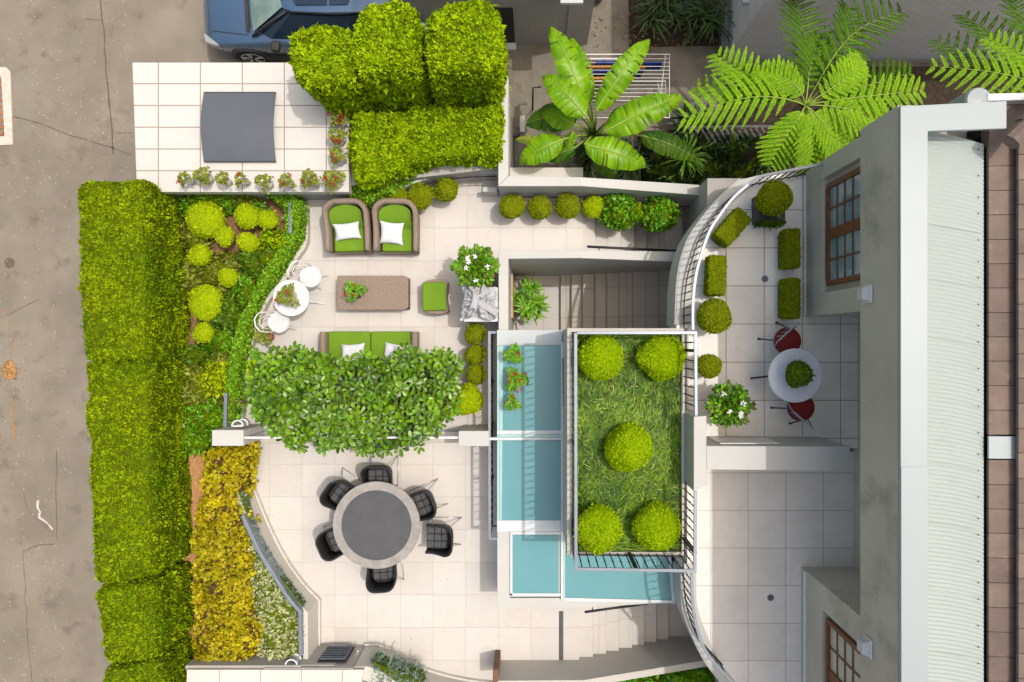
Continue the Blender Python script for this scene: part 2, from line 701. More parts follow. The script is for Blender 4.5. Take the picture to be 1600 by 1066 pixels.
mat('pale_blade', (.36, .44, .10), (.26, .34, .06), 3, .55, isl=.3, trans=.2)
mat('red_petal', (.62, .008, .03), (.45, .004, .02), 9, .6, isl=.25, trans=.2)
mat('white_petal', (.88, .88, .86), None, 9, .5, isl=.05, trans=.25)
mat('terracotta', (.42, .17, .08), (.30, .12, .06), 12, .85, .2)
mat('pale_pot', (.50, .48, .45), (.36, .34, .31), 12, .8, .2)
mat('brown_pot', (.20, .10, .06), (.13, .07, .045), 12, .7)
mat('dark_pot', (.05, .05, .052), (.035, .035, .035), 12, .5)
mat('wicker', (.37, .29, .23), (.25, .19, .15), 30, .75, .9, wave=55, dirt=((.17, .12, .09), 60, .5, .66))
mat('wicker_dark', (.20, .15, .12), (.12, .09, .07), 30, .8, .9, wave=55)
mat('green_fabric', (.145, .27, .012), (.125, .24, .010), 4, .9, .25, 220)
mat('white_fabric', (.66, .68, .70), (.60, .62, .65), 4, .9, .3, 30)
mat('grey_cloth', (.46, .47, .49), (.36, .37, .39), 5, .9, .3, 30)
mat('dark_weave', (.028, .028, .031), (.018, .018, .02), 40, .55, .6, wave=120)
mat('pad_grey', (.085, .09, .10), (.05, .055, .06), 18, .7, .4, 120)
mat('slate', (.082, .086, .094), (.066, .070, .077), 3, .6, .15, 60, dirt=((.11, .105, .10), 3, .6, .8))
mat('stone_rim', (.34, .32, .30), (.25, .235, .22), 6, .65, .2, 60, dirt=((.24, .14, .09), 2.6, .56, .75))
mat('white_table', (.66, .66, .67), (.60, .61, .62), 3, .4, dirt=((.6, .56, .5), 7, .7, .85))
mat('rust', (.45, .16, .05), (.28, .10, .04), 20, .9)
mat('marble', (.60, .65, .72), (.52, .57, .65), 2, .35, dirt=((.42, .47, .55), 3.5, .6, .8))
mat('blue_steel', (.24, .36, .42), (.20, .30, .36), 5, .45, metal=.3)
mat('red_pad', (.17, .008, .010), (.14, .007, .009), 5, .8, .2, 120)
mat('canopy', (.105, .118, .140), (.095, .107, .128), 2, .55, .1, 90, dirt=((.16, .17, .19), 9, .7, .8))
mat('car_paint', (.11, .19, .31), (.10, .17, .285), .8, .22, metal=.55, coat=.8)
mat('car_plastic', (.035, .033, .03), None, 6, .6)
mat('car_glass', (.012, .03, .06), None, 3, .05, spec=.7)
mat('windscreen', (.26, .36, .33), (.16, .25, .24), 2.2, .06, spec=.7)
mat('tyre', (.02, .02, .02), None, 6, .85)
mat('alloy', (.55, .56, .58), (.45, .46, .48), 6, .3, metal=.7)
mat('lamp_glass', (.42, .44, .47), None, 6, .15, spec=.6)
mat('plaster_white', (.60, .61, .64), (.53, .545, .58), 4, .5)
mat('blue_cloth', (.02, .055, .30), (.015, .035, .20), 9, .9)
mat('orange_cloth', (.60, .30, .07), (.45, .20, .05), 9, .9)
mat('stone', (.34, .32, .29), (.22, .20, .18), 7, .9, .6, 40)
mat('deck_board', (.26, .25, .23), (.17, .165, .155), 9, .8)
mat('pale_wood', (.62, .42, .25), (.45, .28, .15), 9, .7)
CREAM = (.565, .54, .515)
tile_mat('lounge_tiles', CREAM, (.40, .34, .28), .6, .6, *W(678.3, 304.5)[:2], gap=.0035, var=.05)
s_ = (H + .14) / F
tile_mat('dining_tiles', CREAM, (.42, .36, .31), .6, .6, (676.5 - NX) * s_, -(776.4 - NY) * s_, gap=.0035, var=.05)
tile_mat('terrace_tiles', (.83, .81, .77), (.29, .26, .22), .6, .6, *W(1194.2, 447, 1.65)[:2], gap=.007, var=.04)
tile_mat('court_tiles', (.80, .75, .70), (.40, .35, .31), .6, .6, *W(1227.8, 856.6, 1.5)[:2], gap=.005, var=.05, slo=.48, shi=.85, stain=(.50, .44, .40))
tile_mat('roof_tiles', (.60, .575, .545), (.30, .25, .20), 65.6 * 11.5 / F, 34 * 11.5 / F, *W(313, 199, .9)[:2], gap=.011,
         var=.025, slo=.7, shi=.95)
tile_mat('forecourt_tiles', (.60, .58, .54), (.38, .33, .27), 64 * 11.6 / F, 64 * 11.6 / F, *W(534.8, 1046, .8)[:2], gap=.01,
         var=.02, slo=.72, shi=.95)
tile_mat('stair_tiles', (.50, .465, .42), (.25, .23, .20), .6, .6, 0.3, *[W(900, 473, -1.5)[1]], gap=.006, var=.06)
tile_mat('cream_steps', CREAM, (.44, .37, .31), .6, .6, *W(970, 362, -.4)[:2], gap=.005, var=.05)
tile_mat('white_brick', (.72, .72, .74), (.52, .52, .54), .24, .09, 0, 0, gap=.008, var=.05, offset=.5, stain=(.5, .5, .5))
tile_mat('grey_brick', (.42, .41, .405), (.33, .32, .315), .24, .09, 0, 0, gap=.008, var=.04, offset=.5, stain=(.26, .25, .25))
# the brick pattern stands upright on walls facing south
for nm in ('grey_brick', 'white_brick'):
    mp = [q for q in MATS[nm].node_tree.nodes if q.type == 'MAPPING'][0]
    mp.inputs["Rotation"].default_value = (R(-90), 0, 0)
    mp.inputs["Location"].default_value = (20, 20, 0)

GR = -2.1     # street and passage
DP = -0.14    # dining patio
T1, T2 = 1.65, 1.5   # upper terrace, court


def PW(pts, z):
    return [W(p[0], p[1], p[2] if len(p) > 2 else z) for p in pts]


def smooth(pts, k=4):
    out = []
    n = len(pts)
    for i in range(n - 1):
        p0, p1, p2, p3 = pts[max(i - 1, 0)], pts[i], pts[i + 1], pts[min(i + 2, n - 1)]
        for j in range(k):
            u = j / k
            out.append(tuple(.5 * (2 * b_ + (c_ - a_) * u + (2 * a_ - 5 * b_ + 4 * c_ - d_) * u * u + (3 * b_ - a_ - 3 * c_ + d_) * u ** 3)
                             for a_, b_, c_, d_ in zip(p0, p1, p2, p3)))
    out.append(tuple(pts[-1]))
    return out


def slab(name, pts, z, zb, m, **k):
    return B().prism(PW(pts, z), zb).build(name, m, **k)


# ---------------------------------------------------------------- ground
B().prism([(-60, -60, GR), (60, -60, GR), (60, 60, GR), (-60, 60, GR)], GR - .4).build('road', 'asphalt', loc=(0, 0, 0))["kind"] = 'structure'
struct(B().prism(PW([(655, -60), (1700, -60), (1700, 300), (655, 300)], GR + .02), GR).build('path', 'concrete', loc=(0, 0, 0)))
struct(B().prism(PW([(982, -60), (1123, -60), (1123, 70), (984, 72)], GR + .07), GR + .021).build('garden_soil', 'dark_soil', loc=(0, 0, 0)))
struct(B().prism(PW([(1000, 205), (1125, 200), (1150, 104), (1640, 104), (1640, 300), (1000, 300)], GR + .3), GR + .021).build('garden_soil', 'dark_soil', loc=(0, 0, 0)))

# patios
struct(B().prism(PW([(376, 262), (911, 262), (911, 404), (782, 404), (782, 684), (376, 684)], 0), GR).build('patio', 'lounge_tiles', loc=(0, 0, 0)))
struct(B().prism(PW([(366, 692), (905, 692), (905, 1060), (700, 1075), (480, 1008), (366, 1008)], DP), GR).build('patio', 'dining_tiles', loc=(0, 0, 0)))
b = B().prism(PW([(366, 684), (782, 684), (782, 691.8), (366, 691.8)], -.01), GR)
struct(b.build('patio', 'cream_wall', loc=(0, 0, 0)))

# upper terrace and court (curved western edge)
EDGE_N = [(1262, 262), (1190, 273), (1157, 281), (1125, 310), (1099, 341), (1078, 372), (1065, 409), (1059, 450), (1057, 508)]
EDGE_N = EDGE_N[:2] + smooth(EDGE_N[2:])
EDGE_S = [(1066.5, 880), (1066.5, 897), (1068, 947), (1082, 989), (1100, 1028), (1116, 1051), (1140, 1080)]
EDGE_S = EDGE_S[:1] + smooth(EDGE_S[1:])
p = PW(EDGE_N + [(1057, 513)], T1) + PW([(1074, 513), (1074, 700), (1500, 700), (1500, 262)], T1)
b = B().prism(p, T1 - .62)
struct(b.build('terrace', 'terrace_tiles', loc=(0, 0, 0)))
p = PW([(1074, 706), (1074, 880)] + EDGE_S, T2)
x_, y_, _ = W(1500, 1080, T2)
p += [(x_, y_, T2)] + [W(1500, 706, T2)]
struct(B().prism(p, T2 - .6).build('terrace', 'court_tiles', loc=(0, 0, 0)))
# fascia of the curved edge, rendered like the walls
for nm, E, z, th in (('terrace_edge', EDGE_N[2:], T1, .66), ('terrace_edge', EDGE_S[1:], T2, .64)):
    A = PW(E, z)
    O = []
    for i, q in enumerate(A):
        t = Vector(A[min(i + 1, len(A) - 1)]) - Vector(A[max(i - 1, 0)])
        t.normalize()
        nn = Vector((t.y, -t.x, 0))
        if nn.x > 0:
            nn = -nn
        O.append((q[0] + nn.x * .03, q[1] + nn.y * .03, z - .012))
    I = [(q[0] * .999 + .004, q[1], z - .012) for q in A]
    o = B().ribbon(O, A, z - th).build(nm, 'wall_cap', loc=(0, 0, 0))
    tag(o, 'pale rendered fascia round the curved edge of the ' + ('upper terrace above the stairs' if z == T1 else 'lower court beside the glass roof'), 'terrace edge')
# white coping strip between the edge and the railing
for E, z in ((EDGE_N[1:], T1), (EDGE_S, T2)):
    A = PW(E, z + .006)
    I = [(q[0] + .22, q[1] - (.07 * max(0, 1 - i / 14) if z == T1 else 0), q[2]) for i, q in enumerate(A)]
    o = B().ribbon(A, I, z + .001).build('terrace_coping', 'wall_cap', loc=(0, 0, 0))
    struct(o)
# supporting wall under the terrace
b = B().prism([W(1083, 300, 0)[:2] + (T1 - .63,), W(1300, 300, 0)[:2] + (T1 - .63,), W(1300, 1075, 0)[:2] + (T2 - .605,), W(1120, 1075, 0)[:2] + (T2 - .605,), W(1083, 900, 0)[:2] + (T2 - .605,), W(1083, 500, 0)[:2] + (T2 - .605,)], GR)
tag(b.build('retaining_wall', 'grey_wall'), 'shaded grey rendered wall carrying the terrace behind the two stairs', 'wall')

# ---------------------------------------------------------------- stairs
def steps(name, xs, y0, y1, z0, dz, m, lab, zb, ylast=None):
    t = thing(name, lab, 'stairs', W((xs[0] + xs[-1]) / 2, (y0 + y1) / 2, zb))
    for i in range(len(xs) - 1):
        z = z0 + dz * i
        X0 = (xs[i] - NX) * (H - z) / F
        X1 = (xs[i + 1] - NX) * (H - (z + dz)) / F if i < len(xs) - 2 else (xs[i + 1] - NX) * (H - z) / F
        Y0, Y1 = -(y0 - NY) * H / F, -(y1 - NY) * H / F
        b = B().box(X0 - (0.012 if dz > 0 else 0), X1, Y1, Y0, zb, z)
        b.build('step', m, t, bevel=.006)
    return t


# upper flight: down to the right from the lounge patio
xs = [911.6, 930, 950, 970, 991, 1010, 1029, 1083]
t = thing('staircase', 'cream tiled steps going down to the right beside the two leafy shrubs', 'stairs', W(990, 350, GR))
for i in range(7):
    z = -.13 * (i + 1)
    X0 = (xs[i] - NX) * (H - z) / F if i else W(911, 0, 0)[0] + .003
    zn = -.13 * (i + 1)
    X1 = (xs[i + 1] - NX) * (H - zn) / F
    B().box(X0, X1, W(0, 408, 0)[1], W(0, 297, 0)[1], GR, z).build('step', 'cream_steps', t, bevel=.005)
# lower flight: down to the left between the wall and the planter
xs = [1076, 1047, 1030, 1010, 989, 968, 948.5, 929.5, 910.5, 893, 876, 781]
zs = [-.93 - .115 * i for i in range(11)]
t = thing('staircase', 'shaded taupe stone steps between the white walls, going down to the left', 'stairs', W(950, 470, GR))
for i in range(11):
    z = zs[i]
    X1 = (xs[i] - NX) * (H - z) / F
    X0 = (xs[i + 1] - NX) * (H - z) / F
    B().box(X0, X1 + (.02 if i else 0), W(0, 530, 0)[1], W(0, 408.2, 0)[1], GR - .05, z).build('step', 'stair_tiles' if i < 10 else 'cream_steps', t, bevel=.008)
# southern flight
xs = [905, 926.6, 947, 967, 987.6, 1006.8, 1025.6, 1044, 1083]
t = thing('staircase', 'cream tiled steps going down to the right below the glass roof', 'stairs', W(980, 990, GR))
for i in range(8):
    z = DP - .12 * (i + 1)
    X0 = (xs[i] - NX) * (H - (z)) / F if i else W(905, 0, DP)[0] + .003
    X1 = (xs[i + 1] - NX) * (H - (z if i == 7 else z)) / F
    B().box(X0, X1, W(0, 1052, 0)[1], W(0, 930, 0)[1], GR, z).build('step', 'cream_steps', t, bevel=.005)

# ---------------------------------------------------------------- garden walls
def wall(name, P1, P2, zb, m, lab, cat='wall', bevel=.008, **k):
    o = B().ribbon(P1, P2, zb).build(name, m, bevel=bevel, **k)
    return tag(o, lab, cat)


wall('garden_wall', PW([(1126, 292.5, .35), (1080, 288, .45), (907, 277, .95), (794.5, 275, .95)], 0),
     PW([(1126, 308, .35), (1080, 304, .45), (910, 291, .95), (778, 291, .95)], 0), GR, 'wall_cap',
     'long white rendered wall bending down beside the three ball shrubs')
wall('garden_wall', PW([(778.4, 290.5), (778.4, 120)], .94), PW([(794.3, 274.5), (794.3, 120)], .94), GR, 'wall_cap',
     'white rendered wall running up between the tall hedge and the banana plant')
slab('wall_plinth', [(754, 292), (777, 292), (777, 300), (754, 300)], .35, 0, 'wall_cap', bevel=.01)
tag(bpy.data.objects['wall_plinth'], 'short pale plinth at the bend of the white wall near the hedge', 'plinth')
wall('stair_wall', PW([(1066, 393.5, .45), (910, 391, .9), (779, 391, .9), (779, 516, .9)], 0),
     PW([(1066, 409.5, .45), (907, 403.5, .9), (794.3, 404.5, .9), (794.3, 516, .9)], 0), GR, 'wall_cap',
     'white rendered wall in an L round the sunken stairs')
# southern stair wall
wall('stair_wall', PW([(1118, 1027, -.15), (1107, 1031, -.1), (912, 1063, .62), (776, 1064, .62)], 0),
     PW([(1118, 1037, -.15), (1110, 1041, -.1), (915, 1074, .62), (776, 1074, .62)], 0), GR, 'cream_wall',
     'low rendered wall rising along the south steps at the bottom edge')

# wall round the dining patio in the west, with a cream skirting
base = [(383, 692), (391, 742), (412, 800), (440, 860), (470, 905), (499, 936), (499, 1009)]
base = smooth(base[:6]) + base[6:]
bw = PW(base, DP)
sc_ = lambda pt, z: (pt[0], pt[1], z)
top_in = [sc_(q, .5) for q in bw]
top_out = [(q[0] - .085, q[1] - .02, .5) for q in bw]
wall('garden_wall', top_in, top_out, GR, 'cream_wall', 'curved cream wall between the dining patio and the golden shrubs')
sk = [(q[0] + .005, q[1], DP + .09) for q in bw]
sk2 = [(q[0] + .04, q[1] + .012, DP + .09) for q in bw]
tag(B().ribbon(sk, sk2, DP + .002).build('skirting', 'cream_steps'), 'narrow cream skirting along the curved dining patio wall', 'skirting')
# kerb round the lounge patio in the west
kb = [(479, 316), (480, 377), (464, 405), (446, 439), (418, 473), (398, 523), (389, 570), (381, 620), (378, 662)]
kb = smooth(kb, 3)
kw = PW(kb, .16)
wall('garden_kerb', kw, [(q[0] - .1, q[1], .16) for q in kw], -.5, 'cream_wall', 'low curved cream kerb between the ivy and the white bistro chairs', 'kerb')
# wall below the roof platform, facing the lounge
slab('garage_roof', [(207, 98), (545, 98), (545, 300), (214, 300)], .9, .72, 'roof_tiles', loc=(0, 0, 0))
tag(bpy.data.objects['garage_roof'], 'square flat roof paved with white tiles, top left beside the road', 'roof')
slab('garage_wall', [(216, 105), (790, 105), (790, 262), (545, 290), (545, 299), (218, 299)], .715, GR, 'grey_wall')
tag(bpy.data.objects['garage_wall'], 'grey wall under the white tiled roof at the top left', 'wall')
# curved wall top beneath the northern ground cover
cn = smooth([(545, 303), (575, 296), (602, 300), (622, 290), (650, 277), (690, 268), (735, 264), (778, 263)])
ci = smooth([(545, 309), (575, 312), (612, 301), (630, 293), (655, 284), (692, 275), (735, 271), (778, 270)])
wall('garden_wall', PW(cn, .55), PW(ci, .55), -.3, 'wall_cap', 'curved grey wall under the ivy behind the ball shrubs')
hw = PW([(612, 303), (632, 294), (657, 285), (694, 276), (737, 272), (776, 271)], .5)
t = B().tube([(q[0], q[1] - .05, .5) for q in hw], .012, 6)
tag(t.build('handrail', 'dark_metal', smooth=True), 'thin dark pipe running along the curved wall behind the balls', 'pipe')
tag(B().tube([W(812, 308, .3), W(850, 308, .3), W(900, 309, .3), W(912, 308, .3), W(1100, 326, -.4)], .011, 6).build('irrigation_pipe', 'dark_metal'),
    'thin dark pipe along the foot of the long white wall', 'pipe')

# planting beds
struct(B().prism(PW([(280, 298), (474, 298), (474, 380), (440, 440), (412, 473), (392, 523), (383, 570), (374, 620), (372, 664), (280, 700)], .08), GR).build('garden_soil', 'soil', loc=(0, 0, 0)))
struct(B().prism(PW([(285, 700), (383, 690), (384, 742), (398, 800), (424, 860), (452, 905), (480, 936), (482, 1030), (285, 1040)], .1), GR).build('garden_soil', 'bark_mulch', loc=(0, 0, 0)))
# lower left forecourt
slab('forecourt', [(292, 1046.5), (568, 1046.5), (560, 1100), (292, 1100)], .8, GR, 'forecourt_tiles', loc=(0, 0, 0))
struct(bpy.data.objects['forecourt'])
slab('garden_wall', [(290, 1040), (470, 1040), (470, 1045.8), (290, 1045.8)], .74, GR, 'grey_wall')
tag(bpy.data.objects['garden_wall.004' if 'garden_wall.004' in bpy.data.objects else 'garden_wall'],
    'dark low wall between the golden shrubs and the bottom white tiles', 'wall')
# upright wall with the louvred hatch
Yh = W(0, 1007, DP)[1]
X0, X1 = W(472, 0, DP)[0] - .35, W(573, 0, DP)[0]
t = thing('hatch_wall', 'upright beige wall panel with a dark louvred grille and latch', 'wall', ((X0 + X1) / 2, Yh, DP))
B().box(X0, X1, Yh - .28, Yh, GR, .775).build('panel', 'grey_wall', t, bevel=.006)
B().box(X0 + .38, X0 + 1.18, Yh + .002, Yh + .02, DP + .03, .70).build('hatch_door', 'grey_wall', t, bevel=.004)
xl = W(514, 0, 0)[0] - .02
B().box(xl, xl + .5, Yh + .021, Yh + .035, .02, .62).build('louvre_frame', 'dark_metal', t)
g = B()
for i in range(8):
    z = .07 + i * .067
    g.boxc((xl + .25, Yh + .045, z), (.44, .05, .010), rx=R(35))
g.build('louvre', 'rail_metal', t)
B().tube([(xl + .62, Yh + .03, .22), (xl + .62, Yh + .08, .30), (xl + .62, Yh + .05, .36)], .012, 6).build('latch', 'white_metal', t)
# curved wall leaving the hatch towards the bottom edge
cb = PW([(571, 1007)] + smooth([(592, 1007), (612, 1015), (632, 1028), (655, 1041), (690, 1053), (730, 1062), (770, 1067), (820, 1072)]), DP)
wall('garden_wall', [(q[0], q[1], .72) for q in cb], [(q[0] - .16, q[1] - .2, .72) for q in cb], GR, 'cream_wall',
     'curved beige wall from the louvred hatch along the bottom of the patio')
sk = [(q[0], q[1] + .045, DP + .08) for q in cb]
tag(B().ribbon(sk, [(q[0], q[1] + .004, DP + .08) for q in cb], DP + .002).build('skirting', 'terracotta' if False else 'cream_steps'),
    'cream skirting at the foot of the curved bottom wall', 'skirting')
# end post with rusty hinge near the southern steps
slab('gate_post', [(770, 1046), (779, 1046), (779, 1075), (770, 1075)], .62, DP, 'brown_pot', bevel=.01)
tag(bpy.data.objects['gate_post'], 'small brown metal post at the bottom edge beside the south steps', 'post')
tag(B().box(*[W(873.5, 0, DP + .008)[0], W(880, 0, DP + .008)[0]], W(0, 1031, DP)[1], W(0, 955, DP)[1], DP + .001, DP + .008).build('channel_drain', 'slate'),
    'narrow dark channel drain across the dining patio before the steps', 'drain')

# gate pillars
def pillar(x0, y0, x1, y1, z, lab, light=None):
    t = thing('pillar', lab, 'pillar', W((x0 + x1) / 2, (y0 + y1) / 2, DP))
    a, c = W(x0, y0, z), W(x1, y1, z)
    B().box(a[0], c[0], c[1], a[1], GR, z - .03).build('shaft', 'cream_wall', t, bevel=.006)
    B().box(a[0] - .004, c[0] + .004, c[1] - .004, a[1] + .004, z - .028, z).build('cap', 'wall_cap', t, bevel=.006)
    return t


pillar(331.5, 672.5, 380, 696.5, .95, 'square pale pillar beside the ivy with a half moon lamp on it')
pillar(717, 674, 764, 697, .95, 'square pale pillar between the two railings near the glass roof')


def eyelid(px, py, z, r, lab):
    x, y, _ = W(px, py, z)
    t = thing('wall_lamp', lab, 'wall lamp', (x, y, z - .25), group='half moon wall lamps')
    arc = lambda zz: [(x + r * math.cos(a), y + r * math.sin(a), zz) for a in [math.pi * k / 14 for k in range(15)]]
    B().tube(arc(z) + [(x - r, y, z), (x + r, y, z)], .014, 6).build('ring', 'white_metal', t, smooth=True)
    B().tube(arc(z - .2) + [(x - r, y, z - .2), (x + r, y, z - .2)], .014, 6).build('ring', 'white_metal', t, smooth=True)
    B().lathe((x, y, z - .21), [(r * .85, 0), (r * .9, .2)], 14, 0, math.pi).build('lamp_glass', 'lamp_glass', t, smooth=True)
    return t


eyelid(371, 666, .82, .095, 'half moon lamp on the pillar beside the ivy')
eyelid(455, 1040, .70, .10, 'half moon lamp below the grey sage shrub')
eyelid(577, 1063, .70, .10, 'half moon lamp at the bottom edge below the louvred hatch')

# ---------------------------------------------------------------- skylight: walls, glass, frames
GZ = .85
sb = [(776.5, 516), (890, 516), (890, 862), (1049, 862), (1058, 945), (778, 950)]
t = thing('skylight', 'long blue glass roof in white frames between the patio and the grass planter', 'glass roof', W(860, 730, 0))
B().prism(PW([(776.6, 517), (882, 517), (884, 872), (1048, 880), (1056, 941), (900, 951), (777, 950)], GZ), -.8).build('upstand', 'wall_cap', t, bevel=.006)


def panes(nm, pts, z, m):
    return B().prism(PW(pts, z), z - .012).build(nm, m, t)


def bar(x0, y0, x1, y1, z=GZ + .035, h=.033, m='white_frame'):
    return B().prism(PW([(x0, y0), (x1, y0), (x1, y1), (x0, y1)], z), z - h).build('frame', m, t, bevel=.004)


zg = GZ + .016
panes('glass_pane', [(781, 540), (876, 540), (876, 673), (781, 673)], zg, 'aqua_glass')
panes('glass_pane', [(781, 679), (876, 679), (876, 683.5), (781, 683.5)], zg, 'aqua_edge')
panes('glass_pane', [(781, 688.5), (876, 688.5), (876, 813), (781, 813)], zg, 'aqua_glass')
panes('glass_pane', [(801, 836), (873, 836), (873, 927), (801, 927)], zg, 'aqua_glass')
panes('glass_pane', [(883.5, 864), (1044, 864), (1050, 938), (883.5, 934)], zg, 'aqua_glass')
panes('glass_edge', [(776.8, 540), (780.6, 540), (780.6, 813), (776.8, 813)], zg + .004, 'aqua_edge')
panes('glass_edge', [(781.2, 540.2), (786, 540.2), (784, 812.8), (781.2, 812.8)], zg + .003, 'aqua_edge')
# sloping white head piece in the north
a = [W(776.6, 516, GZ + .14), W(880, 516, GZ + .14), W(876, 539, GZ + .02), W(776.6, 539, GZ + .02)]
B().prism(a, GZ + .001).build('head_panel', 'white_frame', t)
bar(776.6, 672.8, 881, 678.4)
bar(764.5, 683.8, 883, 688, GZ + .06)
bar(776.6, 813.4, 876, 831, GZ + .03)
bar(876.3, 534, 880.4, 938, GZ + .045)
bar(880.6, 538, 883.2, 938, GZ + .03, m='aqua_edge')
bar(797, 831.4, 800.8, 931)
bar(801, 831.4, 876, 835.6)
bar(797, 927.3, 876, 932)
B().prism(PW([(880.8, 934.2), (1050, 938.4), (1055.5, 943), (880.8, 939.5)], GZ + .035), GZ + .002).build('frame', 'white_frame', t, bevel=.004)
B().prism(PW([(1043.8, 862), (1048, 862), (1055.6, 942.6), (1050, 938)], GZ + .036), GZ + .002).build('frame', 'white_frame', t, bevel=.004)
o = slab('sliding_bolt', [(879, 560), (882, 560), (883, 636), (880, 636)], GZ + .1, GZ + .05, 'dark_metal', parent=t, bevel=.004)
# dark strip coloured as the drip edge's shadow below frame C
slab('shadow_strip', [(797, 932.5), (900, 932.5), (900, 934.5), (797, 934.5)], GZ + .004, GZ - .01, 'slate', parent=t)

# ---------------------------------------------------------------- planter on the stair house
PZ = 2.15
pt = thing('planter_box', 'raised rectangular planter full of long grass beside the blue glass', 'planter', W(982, 690, -.5))
o4 = [(886, 513), (1070, 513), (1070, 869), (886, 869)]
i4 = [(893, 519), (1065, 519), (1065, 863), (893, 863)]
ow, iw = PW(o4, PZ), PW(i4, PZ)
B().ribbon(ow + ow[:1], iw + iw[:1], .9).build('rim', 'cream_wall', pt, bevel=.006)
B().prism([(q[0], q[1], PZ - .2) for q in iw], .9).build('soil', 'dark_soil', pt)
B().prism([(ow[0][0] + .02, ow[0][1] - .02, .899), (ow[1][0] - .02, ow[1][1] - .02, .899), (ow[2][0] - .02, ow[2][1] + .02, .899), (ow[3][0] + .02, ow[3][1] + .02, .899)], -.4).build('stair_house_wall', 'grey_wall', pt)

# tall wall block and beam between terrace and court
t = thing('terrace_wall', 'tall white wall block with a broad beam running right to the house', 'wall', W(1180, 710, 1.5))
zt = 2.7
k = (H - zt)
X0, X1 = W(1084, 0, zt)[0], W(1104, 0, zt)[0]
Y1, Y2 = W(0, 651, zt)[1], W(0, 768, zt)[1]
ybm0, ybm1 = W(0, 697, zt)[1], W(0, 734, zt)[1]
B().prism([(X0, Y1, zt), (X1, Y1 + .01, zt), (X1, ybm0, zt), (X1, ybm1, zt), (X0 + .20, ybm1, zt), (X0 + .20, W(0, 757, zt)[1], zt), (X0, Y2, zt)], .95).build('block', 'wall_cap', t, bevel=.008)
B().prism([(X1 + .001, ybm0, zt - .003), (4.5, ybm0 - .01, zt - .003), (4.5, ybm1 - .02, zt - .003), (X1 + .001, ybm1, zt - .003)], 1.3).build('beam', 'wall_cap', t, bevel=.008)
B().box(X1 + .25, X1 + 1.1, ybm0 + .002, ybm0 + .012, 1.9, 2.5).build('louvre', 'white_metal', t)

# ---------------------------------------------------------------- railings
def railing(name, pts, zb, h, lab, spacing=.13, rw=.045, posts=(), hook=None, mid=True, closed=False):
    """pts: (px,py) at the rail top"""
    A = [Vector(W(q[0], q[1], zb + h)) for q in pts]
    t = thing(name, lab, 'railing', (A[0].x, A[0].y, zb))
    L, Rr = [], []
    n = len(A)
    for i, q in enumerate(A):
        d0 = (A[i] - A[i - 1]).normalized() if i else (A[1] - A[0]).normalized()
        d1 = (A[i + 1] - A[i]).normalized() if i < n - 1 else d0
        m_ = (d0 + d1)
        if m_.length < 1e-6:
            m_ = d0
        m_.normalize()
        nn = Vector((-m_.y, m_.x, 0)) * (rw / 2 / max(.35, m_.dot(d0)))
        L.append(tuple(q + nn))
        Rr.append(tuple(q - nn))
    B().ribbon(L, Rr, zb + h - .03).build('top_rail', 'rail_metal', t, bevel=.004)
    low = lambda P_: [(q[0], q[1], zb + .1) for q in P_]
    sh = lambda P_, Q_: [tuple(Vector(p_) * .75 + Vector(q_) * .25) for p_, q_ in zip(P_, Q_)]
    B().ribbon(low(sh(L, Rr)), low(sh(Rr, L)), zb + .085).build('bottom_rail', 'dark_metal', t)
    # balusters share one mesh
    me0 = None
    segs = []
    for i in range(n - 1):
        segs.append((A[i], A[i + 1], (A[i + 1] - A[i]).length))
    tot = sum(s[2] for s in segs)
    cnt = max(2, int(tot / spacing))
    for k_ in range(1, cnt):
        d = tot * k_ / cnt
        for a_, c_, ln in segs:
            if d <= ln:
                break
            d -= ln
        q = a_ + (c_ - a_) * min(1, d / ln)
        if me0 is None:
            bb = B().tube([(0, 0, 0), (0, 0, h - .03)], .009, 6).lathe((0, 0, h * .52), [(.009, -.03), (.016, 0), (.009, .03)], 6)
            o = bb.build('baluster', 'dark_metal', None, loc=(0, 0, 0))
            me0 = o.data
        else:
            o = bpy.data.objects.new('baluster', me0)
            sc.collection.objects.link(o)
        o.parent = t
        o.location = (q.x - A[0].x, q.y - A[0].y, .0)
    for px, py in posts:
        q = W(px, py, zb + h)
        B().box(q[0] - .025, q[0] + .025, q[1] - .02, q[1] + .02, zb, zb + h - .03).build('post', 'dark_metal', t)
    return t


railing('railing', [(777, 519.5), (764.5, 519.5), (765, 842), (777, 842)], 0, .9,
        'blue grey railing between the lounge patio and the blue glass', posts=((765, 600), (765, 670), (765, 760)))
railing('railing', [(899.5, 520.5), (900, 889.5), (1086, 892.5), (1087, 768)], PZ, .75,
        'grey railing round the lower sides of the grass planter', posts=((900, 700), (1087, 865), (995, 891)), spacing=.115)
railing('railing', [(901.5, 520), (1087, 520), (1088, 650)], PZ, .75,
        'grey railing along the top and right side of the grass planter', posts=((1088, 548),), spacing=.125)
railing('railing', [(1285, 256)] + smooth([(1190, 275), (1170, 288), (1146, 309), (1125, 336), (1109, 361), (1096, 398), (1087, 434), (1083, 476), (1083, 516)], 3), T1, .70,
        'curved grey railing round the upper terrace above the stairs', spacing=.115)
railing('railing', smooth([(1081, 897), (1083, 947), (1093, 995), (1110, 1028), (1146, 1068)]), T2, .68,
        'curved grey railing round the lower court near the bottom edge', spacing=.115)
# handrails of the stairs
def handrail(p, lab):
    A = [Vector(q) for q in p]
    b = B().tube(A, .022, 8)
    for f in (.12, .9):
        q = A[0].lerp(A[-1], f)
        b.tube([q, q + Vector((0, 0, -.03)), q + Vector((0, -.08 if 'upper' in lab else .08, -.06))], .009, 6)
    tag(b.build('handrail', 'dark_metal', smooth=True), lab, 'handrail')


